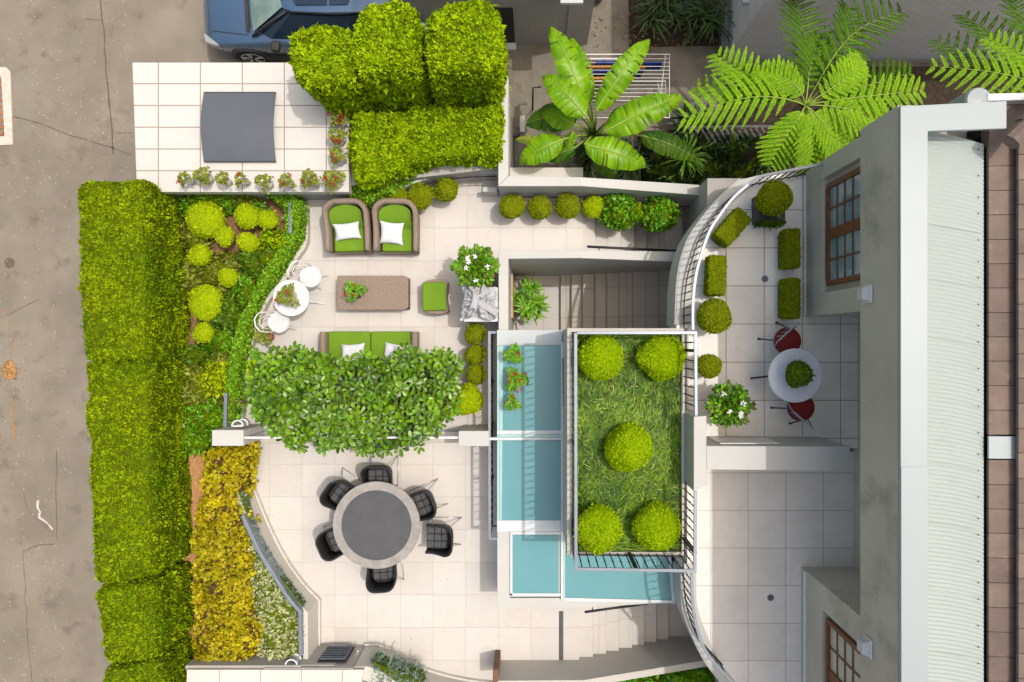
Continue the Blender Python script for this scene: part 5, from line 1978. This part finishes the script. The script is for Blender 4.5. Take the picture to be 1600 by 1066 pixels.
# ---- big balls and grass on the planter
for px, py, r, lab in ((937, 556, 35, 'large lime ball in the top left of the grass planter'),
                       (1033, 560, 35, 'large lime ball in the top right of the grass planter'),
                       (982, 699, 35.5, 'large lime ball in the middle of the grass planter'),
                       (934, 826, 35, 'large lime ball in the bottom left of the grass planter'),
                       (1025, 822, 36.5, 'large lime ball in the bottom right of the grass planter')):
    zc = PZ - .2 + .33
    x, y, _ = W(px, py, zc)
    rr = r * (H - zc) / F
    V, T = ball_core((x, y, zc), (rr, rr * random.uniform(.95, 1.03), rr * .92), .034, 3, 1, 4, px * .11)
    o = leafy('lime_ball', [(V, T)], ['lime_leaf', 'lime_core'], 9000, .028, .015, out=.018, clump=0, up_only=-.5, sink=.008)
    tag(o, lab, 'topiary', 'large lime balls in the grass planter')

x0, y0, _ = iw[0]
x1, y1, _ = iw[2]
n = 26000
P = np.stack([x0 + .02 + (x1 - x0 - .04) * rng.random(n), y0 - .02 + (y1 - y0 + .04) * rng.random(n), np.full(n, PZ - .2)], 1)
# blades fall in tufts
tuft = rng.random((190, 2)) * np.array([[x1 - x0, y1 - y0]]) + np.array([[x0, y0]])
d2 = ((P[:, None, :2] - tuft[None]) ** 2).sum(2)
near = tuft[d2.argmin(1)]
dv = P[:, :2] - near
flow = np.stack([np.sin(P[:, 1] * 1.9 + 1.0) + .4, np.cos(P[:, 0] * 2.1 + P[:, 1] * 1.1)], 1) * .10
dv = nrm(np.concatenate([dv * 1.4 + flow + (rng.random((n, 2)) - .5) * .12, np.zeros((n, 1))], 1))
Lb = .13 + .13 * rng.random(n)
wb = .010 + .007 * rng.random(n)
S = np.stack([-dv[:, 1], dv[:, 0], np.zeros(n)], 1)
rows = []
for f_, up, fw, ww in ((0, 0, 0, 1.), (.35, .55, .25, 1.), (.7, .75, .62, .75), (1., .60, 1., .05)):
    c = P + dv * (Lb * fw)[:, None] + np.array([[0, 0, 1.]]) * (Lb * up)[:, None]
    rows += [c - S * (wb * ww / 2)[:, None], c + S * (wb * ww / 2)[:, None]]
V = np.stack(rows, 1).reshape(-1, 3)
V[:, 0] = np.clip(V[:, 0], x0 + .005, x1 - .005)
V[:, 1] = np.clip(V[:, 1], y1 + .005, y0 - .005)
i = np.arange(n)[:, None] * 8
Fq = np.concatenate([i + np.array([[0, 1, 3, 2]]), i + np.array([[2, 3, 5, 4]]), i + np.array([[4, 5, 7, 6]])], 1).reshape(-1, 4)
mi = np.repeat((rng.random(n) < .08).astype(np.int32), 3)
V_, F0, M0 = V, Fq, mi
o = npmesh('grass', [(V_, F0, 0)], ['grass_blade', 'pale_blade'])
o.data.polygons.foreach_set("material_index", mi)
tag(o, 'long arching grass filling the raised planter', 'grass', kind='stuff')


# ---- magnolia
poly = [(392, 601), (395, 576), (436, 552), (458, 542), (483, 553), (510, 563), (543, 566), (572, 553), (587, 568), (618, 562), (637, 541), (656, 558), (684, 549), (716, 561), (714, 595), (716, 634),
        (702, 659), (667, 681), (662, 700), (642, 697), (590, 708), (565, 705), (543, 697), (507, 702), (494, 686), (469, 708), (450, 694), (424, 672), (414, 656), (393, 643)]


def inpoly(x, y, P_):
    c = False
    j = len(P_) - 1
    for i_ in range(len(P_)):
        xi, yi = P_[i_]
        xj, yj = P_[j]
        if (yi > y) != (yj > y) and x < (xj - xi) * (y - yi) / (yj - yi) + xi:
            c = not c
        j = i_
    return c


t = thing('magnolia', 'wide glossy magnolia row overhanging the sofa and the white fence', 'tree', W(555, 640, 0))
for px, py in ((440, 628), (500, 634), (560, 640), (620, 634), (680, 622)):
    a = W(px, py, 0)
    b = B().tube([(a[0], a[1], 0), (a[0] + .03, a[1] + .02, .5), (a[0] - .02, a[1], .95)], [.035, .028, .018], 8)
    for k in range(6):
        g = random.uniform(0, 6.28)
        b.tube([(a[0] + .03, a[1] + .02, .45 + .06 * k), (a[0] + .25 * math.cos(g), a[1] + .25 * math.sin(g), .85 + .03 * k), (a[0] + .42 * math.cos(g), a[1] + .42 * math.sin(g), 1.05)], [.018, .012, .007], 6)
    b.build('trunk', 'trunk', t, smooth=True)
cent = []
tries = 0
while tries < 60000 and len(cent) < 900:
    tries += 1
    px, py = random.uniform(388, 724), random.uniform(535, 716)
    if not inpoly(px, py, poly):
        continue
    lay = 0 if tries < 20000 else 1
    md = 11.5 if lay == 0 else 13
    if any((px - q[0]) ** 2 + (py - q[1]) ** 2 < md ** 2 and q[2] == lay for q in cent):
        continue
    cent.append((px, py, lay))
PP, DD, NN, LL, WW = [], [], [], [], []
for px, py, lay in cent:
    nz_ = noise.noise(Vector((px * .022, py * .022, 1.7)))
    z = 1.2 + .34 * nz_ + random.uniform(-.09, .09) - (.24 if lay else 0)
    if (not lay) and noise.noise(Vector((px * .05, py * .05, 8))) > .30:
        continue
    x, y, _ = W(px, py, z)
    tx_, ty_ = random.uniform(-.32, .32), random.uniform(-.32, .32)
    ax = Vector((tx_, ty_, 1)).normalized()
    u = ax.cross(Vector((1, 0, 0))).normalized()
    w = ax.cross(u)
    ph = random.uniform(0, 6)
    big = random.uniform(.85, 1.15)
    for ring, kN, el0, ll in ((0, 6, .12, .125), (1, 4, .62, .085)):
        for k in range(kN):
            a = ph + ring * .5 + 6.283 * k / kN + random.uniform(-.18, .18)
            el = el0 + random.uniform(-.16, .16)
            d = (u * math.cos(a) + w * math.sin(a)) * math.cos(el) + ax * math.sin(el)
            nn = -(u * math.cos(a) + w * math.sin(a)) * math.sin(el) + ax * math.cos(el)
            PP.append((x + d.x * .014, y + d.y * .014, z + ring * .018))
            DD.append(tuple(d))
            NN.append(tuple(nn))
            l_ = ll * big * random.uniform(.88, 1.12)
            LL.append(l_)
            WW.append(l_ * random.uniform(.46, .54))
v, f = leaf6(np.array(PP), np.array(DD), np.array(NN), np.array(LL), np.array(WW), fold=.10, droop=.16, wa=.34, wb=.5)
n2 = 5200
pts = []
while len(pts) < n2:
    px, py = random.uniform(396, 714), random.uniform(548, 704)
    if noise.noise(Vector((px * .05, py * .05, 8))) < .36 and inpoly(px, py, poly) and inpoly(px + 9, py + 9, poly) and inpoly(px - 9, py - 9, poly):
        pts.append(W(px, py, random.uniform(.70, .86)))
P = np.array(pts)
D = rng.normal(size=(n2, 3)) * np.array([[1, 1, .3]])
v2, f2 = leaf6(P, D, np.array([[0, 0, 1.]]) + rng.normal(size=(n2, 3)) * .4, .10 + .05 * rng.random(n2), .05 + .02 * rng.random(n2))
npmesh('crown', [(v, f, 0), (v2, f2, 1)], ['magnolia_leaf', 'shade_leaf'], parent=t)  # lower leaf layer coloured dark to give the crown shaded depth


# ---- strappy plants
def straps(parts, x, y, z, n, L, Wd, el=(.2, 1.2), rad=.04):
    a = rng.random(n) * 2 * np.pi
    e = el[0] + (el[1] - el[0]) * rng.random(n)
    dv = np.stack([np.cos(a), np.sin(a), 0 * a], 1)
    P = np.array([[x, y, z]]) + dv * rad * rng.random((n, 1))
    l = L * (.65 + .5 * rng.random(n))
    S = np.stack([-dv[:, 1], dv[:, 0], 0 * a], 1)
    rows = []
    for fw, up, ww in ((0, 0, .5), (.3, .34, 1.), (.68, .55, .85), (1., .45, .05)):
        c = P + dv * (l * fw * np.cos(e * .7))[:, None] + np.array([[0, 0, 1.]]) * (l * up * np.sin(e) * 1.2)[:, None]
        rows += [c - S * (Wd * ww / 2), c + S * (Wd * ww / 2)]
    V = np.stack(rows, 1).reshape(-1, 3)
    i = np.arange(n)[:, None] * 8
    Fq = np.concatenate([i + np.array([[0, 1, 3, 2]]), i + np.array([[2, 3, 5, 4]]), i + np.array([[4, 5, 7, 6]])], 1).reshape(-1, 4)
    parts.append((V, Fq, 0))


zl = -2.08
x, y, _ = W(826, 470, -1.2)
t = thing('potted_palm', 'big potted plant with long pointed leaves at the foot of the sunken stairs', 'potted plant', (x, y, zl))
pot(t, x - .12, y + .1, zl, .33, .62, 'pale_pot')
parts = []
for k in range(11):
    g = random.uniform(0, 6.28)
    q = random.uniform(0, .34)
    straps(parts, x + .05 + q * math.cos(g), y - .03 + q * math.sin(g), -1.25 + .2 * random.random(), 20, .27, .036)
npmesh('foliage', parts, ['green_leaf'], parent=t)
b = B()
for k in range(5):
    g = k * 1.3
    b.tube([(x - .1, y + .1, zl + .5), (x + .1 * math.cos(g), y + .1 * math.sin(g), -1.3)], .02, 6)
b.build('stem', 'trunk', t)
x, y, _ = W(798, 470, -.6)
tag(B().box(x - .0, x + .04, W(0, 497, -.6)[1], W(0, 428, -.6)[1], -1.9, -.55).build('wooden_panel', 'pale_wood', bevel=.006), 'orange brown wooden panel leaning on the inner side of the L shaped wall', 'panel')

# ---- shady beds in the north
def strapbed(name, lab, region, z, n, L, Wd, m, k=14):
    parts = []
    for _ in range(n):
        px, py = random.uniform(region[0], region[1]), random.uniform(region[2], region[3])
        x, y, _z = W(px, py, z)
        straps(parts, x, y, z + random.uniform(0, .25), k, L * random.uniform(.7, 1.3), Wd, rad=.05)
    o = npmesh(name, parts, [m])
    return tag(o, lab, 'plants', kind=None)


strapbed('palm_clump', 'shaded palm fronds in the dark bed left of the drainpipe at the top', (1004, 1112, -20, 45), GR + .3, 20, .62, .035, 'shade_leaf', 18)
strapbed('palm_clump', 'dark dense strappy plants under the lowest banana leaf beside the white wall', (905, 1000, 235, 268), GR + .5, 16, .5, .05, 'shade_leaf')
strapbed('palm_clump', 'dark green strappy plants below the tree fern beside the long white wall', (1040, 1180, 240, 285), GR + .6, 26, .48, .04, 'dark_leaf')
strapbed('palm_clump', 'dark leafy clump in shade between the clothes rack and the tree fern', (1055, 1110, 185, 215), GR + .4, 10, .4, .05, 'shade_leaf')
x, y, _ = W(1072, 245, -.9)
parts = []
straps(parts, x, y, -1.0, 46, .50, .035)
tag(npmesh('palm_clump', parts, ['green_leaf']), 'lighter green spiky rosette below the tree fern', 'plant')
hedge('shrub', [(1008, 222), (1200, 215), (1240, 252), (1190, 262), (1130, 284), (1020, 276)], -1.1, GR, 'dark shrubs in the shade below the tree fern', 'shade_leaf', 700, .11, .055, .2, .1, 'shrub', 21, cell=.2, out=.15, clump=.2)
# deck boards / slatted screen under the fern
t = thing('slatted_screen', 'grey slatted screen lying in shade below the tree fern fronds', 'screen', W(1150, 208, -1.2))
for k in range(17):
    a = W(1075 + k * 9.5, 198, -1.2)
    c = W(1092 + k * 9.5, 226, -1.2)
    B().tube([(a[0], a[1], -1.2), (c[0], c[1], -1.2)], .022, 4).build('slat', 'deck_board', t)
B().tube([W(1070, 199, -1.25), W(1240, 197, -1.25)], .025, 4).build('rail', 'deck_board', t)
# stones and a small white grating in the corner by the banana
for px, py, s, lab in ((878, 258, .14, 'grey stone lying left of the white grating by the wall'), (898, 262, .11, 'small pale stone right of the first one by the wall'),
                       (1000, 272, .24, 'flat grey stone at the wall below the banana plant'), (1035, 276, .20, 'flat stone at the wall under the dark strappy plants'), (806, 205, .13, 'round pale stone against the upright white wall')):
    x, y, _ = W(px, py, GR + .3)
    V, T = ball_core((x, y, GR + .25), (s, s * .8, s * .5), .03, 3, 1, 3, px)
    o = npmesh('stone', [(V, T, 0)], ['stone'], smooth=True)
    tag(o, lab, 'stone')
a, c = W(829, 268, -1.4), W(864, 273, -1.4)
tag(B().box(a[0], c[0], c[1] - .03, a[1], -1.5, -1.4).build('white_box', 'plaster_white', bevel=.01), 'flat white box lying in the corner behind the long white wall', 'box')
a, c = W(812, 180, -1.4), W(820, 206, -1.4)
tag(B().box(a[0], c[0], c[1], a[1], GR, -1.4).build('white_post', 'plaster_white', bevel=.008), 'short white upright board left of the banana leaves', 'board')
a, c = W(804, 215, -1.8), W(818, 265, -1.8)
s = B()
for k in range(4):
    s.box(a[0] + k * .045, a[0] + .036 + k * .045, c[1], a[1], -1.85, -1.8)
tag(s.build('timber_boards', 'deck_board'), 'stack of grey timber boards along the upright white wall', 'boards')
tag(B().tube([W(845, 136, -1.3), W(833, 137, -1.3), W(832, 172, -1.3), W(832, 172, GR)], .018, 6).build('bent_pipe', 'dark_metal', smooth=True), 'thin bent metal pipe in the concrete passage left of the banana', 'pipe')

# ---- banana plant
def bleaf(tree, p0, p1, wid, lift, m='banana_leaf', notch=5, roll=0.0, petiole=None):
    p0, p1 = Vector(p0), Vector(p1)
    d = (p1 - p0)
    ln = d.length
    side = Vector((-d.y, d.x, 0)).normalized()
    up = Vector((0, 0, 1))
    side = (side + up * roll).normalized()
    NU, NV = 96, 6
    wid *= 1.22
    b = B()
    mid = lambda u: p0 + d * u + up * (lift * math.sin(math.pi * min(1, u * .95)))
    for sgn in (-1, 1):
        rows = []
        cuts = sorted(random.uniform(.12, .95) for _ in range(notch))
        for i_ in range(NU + 1):
            u = i_ / NU
            prof = (math.sin(math.pi * min(1, (u * .96 + .035)) ** .85)) ** .62 * (1 - .15 * u)
            w = wid / 2 * max(0.01, prof)
            cut = 1.0
            for c_ in cuts:
                dd = abs(u - c_)
                if dd < .0055:
                    cut = min(cut, .25 + random.random() * .35)
            sag = .10 + .05 * math.sin(u * 23 + notch) * .5
            row = []
            for j in range(NV + 1):
                q = j / NV
                ww = w * q * (cut if q > .3 else 1)
                p = mid(u) + side * sgn * ww + d.normalized() * (q * .10 * wid) + up * (.10 * wid * q - sag * wid * q * q * 2.0 + .008 * math.sin(u * 75 + sgn) * q)
                row.append(p)
            rows.append(row)
        bs = len(b.v)
        for r_ in rows:
            b.v += [tuple(q) for q in r_]
        for i_ in range(NU):
            for j in range(NV):
                a = bs + i_ * (NV + 1) + j
                b.face([a, a + NV + 1, a + NV + 2, a + 1] if sgn < 0 else [a, a + 1, a + NV + 2, a + NV + 1])
    lf = b.build('leaf', m, tree, smooth=True)
    pts = [mid(u) + up * .006 for u in [k / 14 for k in range(15)]]
    r_ = [.016 * (1 - .75 * k / 14) for k in range(15)]
    if petiole is not None:
        pts = [Vector(petiole), (Vector(petiole) + p0) / 2 + up * .12] + pts
        r_ = [.028, .022] + r_
    B().tube(pts, r_, 6).build('midrib', 'midrib', lf, smooth=True)


bz = -.4
base = W(928, 212, bz)
t = thing('banana_plant', 'banana plant with huge torn green leaves behind the long white wall', 'plant', (base[0], base[1], GR))
B().tube([(base[0], base[1], GR), (base[0], base[1], bz)], [.12, .07], 10).build('trunk', 'stem', t, smooth=True)
BL = [((917, 168, .9), (862, 45, 1.0), .42, .18, 'banana_leaf', 5, .1),
      ((922, 160, .7), (893, 62, .6), .30, .15, 'banana_leaf', 7, -.2),
      ((916, 182, 1.15), (853, 120, 1.1), .44, .12, 'banana_leaf', 3, .1),
      ((932, 172, 1.1), (1013, 64, 1.2), .36, .22, 'banana_leaf', 5, .25),
      ((945, 206, .9), (1061, 152, .9), .48, .15, 'banana_leaf', 7, -.05),
      ((913, 226, .9), (1006, 257, .7), .46, .12, 'banana_leaf', 9, .0),
      ((880, 218, .6), (815, 252, .4), .42, .14, 'banana_leaf', 4, .0),
      ((1002, 212, .3), (1088, 248, .1), .36, .15, 'dark_leaf', 6, .0),
      ((905, 180, .3), (826, 192, .1), .46, .15, 'dark_leaf', 4, .0),
      ((898, 196, .6), (852, 176, .45), .40, .1, 'banana_leaf', 4, .3),
      ((930, 240, .1), (960, 275, -.2), .34, .1, 'dark_leaf', 5, .0),
      ((900, 230, -.1), (860, 250, -.3), .30, .1, 'dark_leaf', 5, .0),
      ((950, 190, .1), (1005, 175, -.1), .34, .1, 'dark_leaf', 5, .0),
      ((895, 205, .5), (888, 232, .4), .20, .05, 'banana_leaf', 3, .5),
      ((848, 222, .35), (806, 218, .15), .16, .06, 'olive_leaf', 4, .0)]
for a, c, w, lf_, m, nt, rl in BL:
    bleaf(t, W(*a), W(*c), w, lf_, m, nt, rl, petiole=base)


# ---- tree ferns
def frond(tree, c, tip, pl, lift, m='fern_leaf', npin=12, name='frond'):
    c, tip = Vector(c), Vector(tip)
    d = tip - c
    up = Vector((0, 0, 1))
    ln = d.length
    dn = Vector((d.x, d.y, 0)).normalized()
    sd = Vector((-dn.y, dn.x, 0))
    bend = random.uniform(-.28, .28)
    mid = lambda u: c + d * u + up * (lift * math.sin(math.pi * u ** .8)) + sd * (bend * math.sin(math.pi * u) * ln * .35)
    P, D, N, L_, W_ = [], [], [], [], []
    ribs = B()
    for k in range(npin):
        u = .16 + .84 * (k + .3) / npin
        prof = math.sin(math.pi * min(1, (u * .93 + .03)) ** 1.15) ** .75
        l = pl * max(.08, prof) * random.uniform(.85, 1.08)
        for s_ in (-1, 1):
            o_ = mid(min(1, u + (.012 if s_ > 0 else 0)))
            dr = (sd * s_ * .86 + dn * (.38 + .25 * u) + up * random.uniform(-.05, .05)).normalized()
            nl = max(5, int(l / .017))
            pw = .060 * (.55 + .45 * prof)
            S = up.cross(dr).normalized()
            end = o_ + dr * l - up * l * .22
            ribs.tube([o_, o_ + dr * l * .5 - up * l * .03, end], [.004, .003, .0015], 3)
            for i_ in range(nl):
                q = (i_ + .5) / nl
                pt = o_ + dr * l * q - up * (l * .22 * q * q)
                ww = pw * (1 - q ** 2.2 * .8) * random.uniform(.85, 1.1)
                for e in (-1, 1):
                    P.append(tuple(pt))
                    D.append(tuple(S * e * .9 + dr * .55 - up * .12))
                    N.append((random.uniform(-.25, .25), random.uniform(-.25, .25), 1))
                    L_.append(ww)
                    W_.append(.021)
    v, f = leaf4(np.array(P), np.array(D), np.array(N), np.array(L_), np.array(W_), .04)
    rv = np.array(ribs.v)
    rf = np.array([q for q in ribs.f if len(q) == 4])
    ob = npmesh(name, [(v, f, 0), (rv, rf, 1)], [m, 'midrib'], parent=tree)
    B().tube([mid(k / 12) + up * .004 for k in range(13)], [.011 * (1 - .8 * k / 12) for k in range(13)], 5).build('stalk', 'midrib', ob, smooth=True)


def treefern(lab, cpx, cpy, cz, tips):
    c = W(cpx, cpy, cz)
    t = thing('tree_fern', lab, 'tree fern', (c[0], c[1], GR))
    B().tube([(c[0], c[1], GR), (c[0], c[1], cz - .05)], [.11, .09], 10).build('trunk', 'trunk', t, smooth=True)
    for px, py, z, pl, lf_, m in tips:
        frond(t, (c[0], c[1], cz), W(px, py, z), pl, lf_, m)


treefern('large bright tree fern spreading over the corner between both houses', 1258, 165, 2.1,
         [(1064, 188, 1.7, .50, .22, 'fern_leaf'), (1085, 138, .6, .46, .15, 'fern_leaf'), (1118, 84, 1.0, .46, .2, 'fern_leaf'),
          (1243, -2, 0.5, .54, .2, 'fern_shaded'), (1322, 8, .6, .50, .2, 'fern_shaded'), (1412, 20, .6, .54, .25, 'fern_shaded'), (1425, 112, 1.0, .46, .2, 'fern_shaded'),
          (1445, 140, 1.8, .42, .2, 'fern_leaf'), (1205, 258, 1.6, .42, .2, 'fern_leaf'), (1262, 266, 1.7, .42, .2, 'fern_leaf'), (1325, 236, 1.75, .44, .2, 'fern_leaf'),
          (1385, 190, 1.85, .48, .2, 'fern_leaf'), (1290, 255, 1.3, .44, .2, 'fern_leaf'), (1232, 240, 1.2, .40, .2, 'fern_leaf'), (1350, 130, 1.3, .44, .2, 'fern_shaded'), (1290, 60, 1.2, .40, .2, 'fern_shaded'), (1140, 150, 1.2, .40, .2, 'fern_shaded'), (1345, 92, 1.9, .34, .25, 'fern_leaf'), (1180, 112, 1.9, .34, .2, 'fern_leaf')])
treefern('second tree fern at the right edge above the roof corner', 1655, 150, 2.0,
         [(1452, 104, 1.9, .42, .2, 'fern_leaf'), (1458, 62, .6, .46, .2, 'fern_shaded'), (1500, 24, .6, .46, .2, 'fern_shaded'), (1575, -20, .8, .46, .2, 'fern_shaded'), (1540, 60, 1.6, .36, .2, 'fern_leaf'),
          (1530, 170, 1.4, .36, .2, 'fern_leaf'), (1680, -30, 1.0, .4, .2, 'fern_leaf'), (1800, 120, 1.6, .4, .2, 'fern_leaf')])

# ---- road surface: cracks, litter, the grated pit
def crack(pts, wd, m, lab, z=GR + .004, wob=.03, kind='thing'):
    A = []
    for i_ in range(len(pts) - 1):
        a, c = Vector(W(*pts[i_], z)), Vector(W(*pts[i_ + 1], z))
        k_ = max(2, int((c - a).length / .07))
        A += [a.lerp(c, q / k_) for q in range(k_)]
    A.append(Vector(W(*pts[-1], z)))
    L, Rr = [], []
    for i_, q in enumerate(A):
        d = (A[min(i_ + 1, len(A) - 1)] - A[max(i_ - 1, 0)]).normalized()
        nn = Vector((-d.y, d.x, 0))
        off = wob * noise.noise(q * 3.1)
        w_ = .6 * wd * (.35 + .9 * abs(noise.noise(q * 5 + Vector((3, 1, 2)))) + .2)
        L.append(tuple(q + nn * (off + w_)))
        Rr.append(tuple(q + nn * (off - w_)))
    b = B()
    for p_, q in zip(L, Rr):
        b.v += [p_, q]
    for i_ in range(len(L) - 1):
        b.face([2 * i_ + 1, 2 * i_ + 3, 2 * i_ + 2, 2 * i_])
    o = b.build('road_crack', m, loc=(0, 0, 0))
    o['kind'] = 'structure'
    return o


crack([(157, -10), (160, 30), (163, 60), (168, 130), (174, 190), (178, 240)], .03, 'asphalt_crack', '')
crack([(16, 181), (60, 192), (110, 212), (170, 228), (205, 242)], .022, 'asphalt_crack', '', wob=.02)
crack([(135, 29), (160, 32)], .008, 'asphalt_crack', '', GR + .008)
crack([(176, 208), (210, 209)], .008, 'asphalt_crack', '', GR + .008)
crack([(0, 483), (14, 497), (17, 540), (18, 555)], .02, 'leaf_litter', '')
crack([(17, 620), (20, 650), (24, 690)], .04, 'leaf_litter', '')
crack([(36, 860), (37, 900), (42, 960), (43, 1000), (50, 1066)], .012, 'asphalt_crack', '')
crack([(36, 862), (60, 853), (85, 850)], .02, 'asphalt_crack', '')
crack([(37, 770), (42, 795), (58, 812), (75, 820)], .012, 'asphalt_crack', '')
crack([(88, 700), (86, 780), (90, 845)], .014, 'asphalt_crack', '', wob=.05)
crack([(62, 468), (30, 483), (10, 492)], .012, 'asphalt_crack', '', GR + .008)
crack([(58, 782), (60, 792), (66, 800), (64, 808), (76, 818), (84, 826)], .05, 'asphalt_patch', '', wob=.16)
n = 620
P = []
for k in range(n):
    if k < 170:
        a, q = random.uniform(0, 6.28), random.gauss(0, .16)
        x, y, _ = W(14, 580, GR)
        P.append((x + q * math.cos(a), y + abs(q) * 1.1 * math.sin(a), GR + .012 + random.random() * .03))
    else:
        px = random.choice([random.uniform(0, 115), random.uniform(0, 200)])
        py = random.uniform(0, 1066) if px < 115 else random.uniform(0, 280)
        x, y, _ = W(px, py, GR)
        P.append((x, y, GR + .012))
P = np.array(P)
D = rng.normal(size=(n, 3)) * np.array([[1, 1, .1]])
v, f = leaf4(P, D, np.tile([[0, 0, 1.]], (n, 1)) + rng.normal(size=(n, 3)) * .15, .02 + .035 * rng.random(n) * (np.arange(n) < 170) + .008 * rng.random(n), .014 + .014 * rng.random(n), .03)
o = npmesh('leaf_litter', [(v, f, 0)], ['leaf_litter', 'asphalt_patch'])
o.data.polygons.foreach_set('material_index', ((np.arange(n) > 170) & (rng.random(n) < .7)).astype(np.int32))
tag(o, 'fallen brown leaves scattered and heaped on the road', 'leaves', kind='stuff')
x, y, _ = W(14, 582, GR)
V, T = ball_core((x, y, GR), (.17, .24, .012), .10, 3, 1, 3, 4)
tag(npmesh('soil_patch', [(V, T, 0)], ['leaf_litter']), 'brown patch of rotting leaves on the road at the left edge', 'leaf pile')
x, y, _ = W(15, 411, GR)
tag(B().lathe((x, y, GR), [(.11, .002), (.11, .010), (.085, .011), (.08, .005), (0, .005)], 24).build('water_cover', 'asphalt_crack'), 'small round metal cover sunk in the road', 'cover')
t = thing('grated_pit', 'rusty grate in a pale concrete frame at the upper left edge of the road', 'drain', W(3, 165, GR))
B().ribbon(PW([(-60, 105), (9, 105), (16, 112), (20, 226), (-60, 230), (-60, 105)], GR + .03), PW([(-50, 118), (0, 118), (2, 122), (7, 213), (-50, 215), (-50, 118)], GR + .03), GR + .003).build('frame', 'asphalt_patch', t)
g = B()
for k in range(9):
    a = W(-50, 122 + k * 10.5, GR + .02)
    c = W(5, 127 + k * 10.5, GR + .02)
    g.box(a[0], c[0], c[1], a[1] - .01, GR + .006, GR + .02)
g.build('grate', 'rust', t)
# leaves on the passage and in the shady bed
n = 90
P = np.array([W(random.uniform(925, 1120), random.uniform(20, 78), GR + .08) for _ in range(n)])
D = rng.normal(size=(n, 3)) * np.array([[1, 1, .1]])
v, f = leaf4(P, D, np.tile([[0, 0, 1.]], (n, 1)) + rng.normal(size=(n, 3)) * .2, .04 + .05 * rng.random(n), .02 + .03 * rng.random(n), .03)
tag(npmesh('leaf_litter', [(v, f, 0)], ['leaf_litter']), 'fallen brown leaves on the path and bed at the top edge', 'leaves', kind='stuff')
x, y, _ = W(934, -4, GR)
tag(B().lathe((x, y, GR + .02), [(.16, .3), (.2, .32), (.2, .36), (.16, .36), (.14, .1), (0, .1)], 24).build('round_pit', 'concrete', smooth=False), 'round concrete rim at the top edge beside the brick building', 'pit')

n = 70
P = np.array([W(random.uniform(395, 870), random.uniform(700, 1000), DP + .006) for _ in range(n)])
D = rng.normal(size=(n, 3)) * np.array([[1, 1, .1]])
v, f = leaf4(P, D, np.tile([[0, 0, 1.]], (n, 1)) + rng.normal(size=(n, 3)) * .2, .012 + .022 * rng.random(n), .008 + .012 * rng.random(n), .03)
tag(npmesh('leaf_litter', [(v, f, 0)], ['leaf_litter']), 'tiny fallen leaves scattered over the dining patio', 'leaves', kind='stuff')
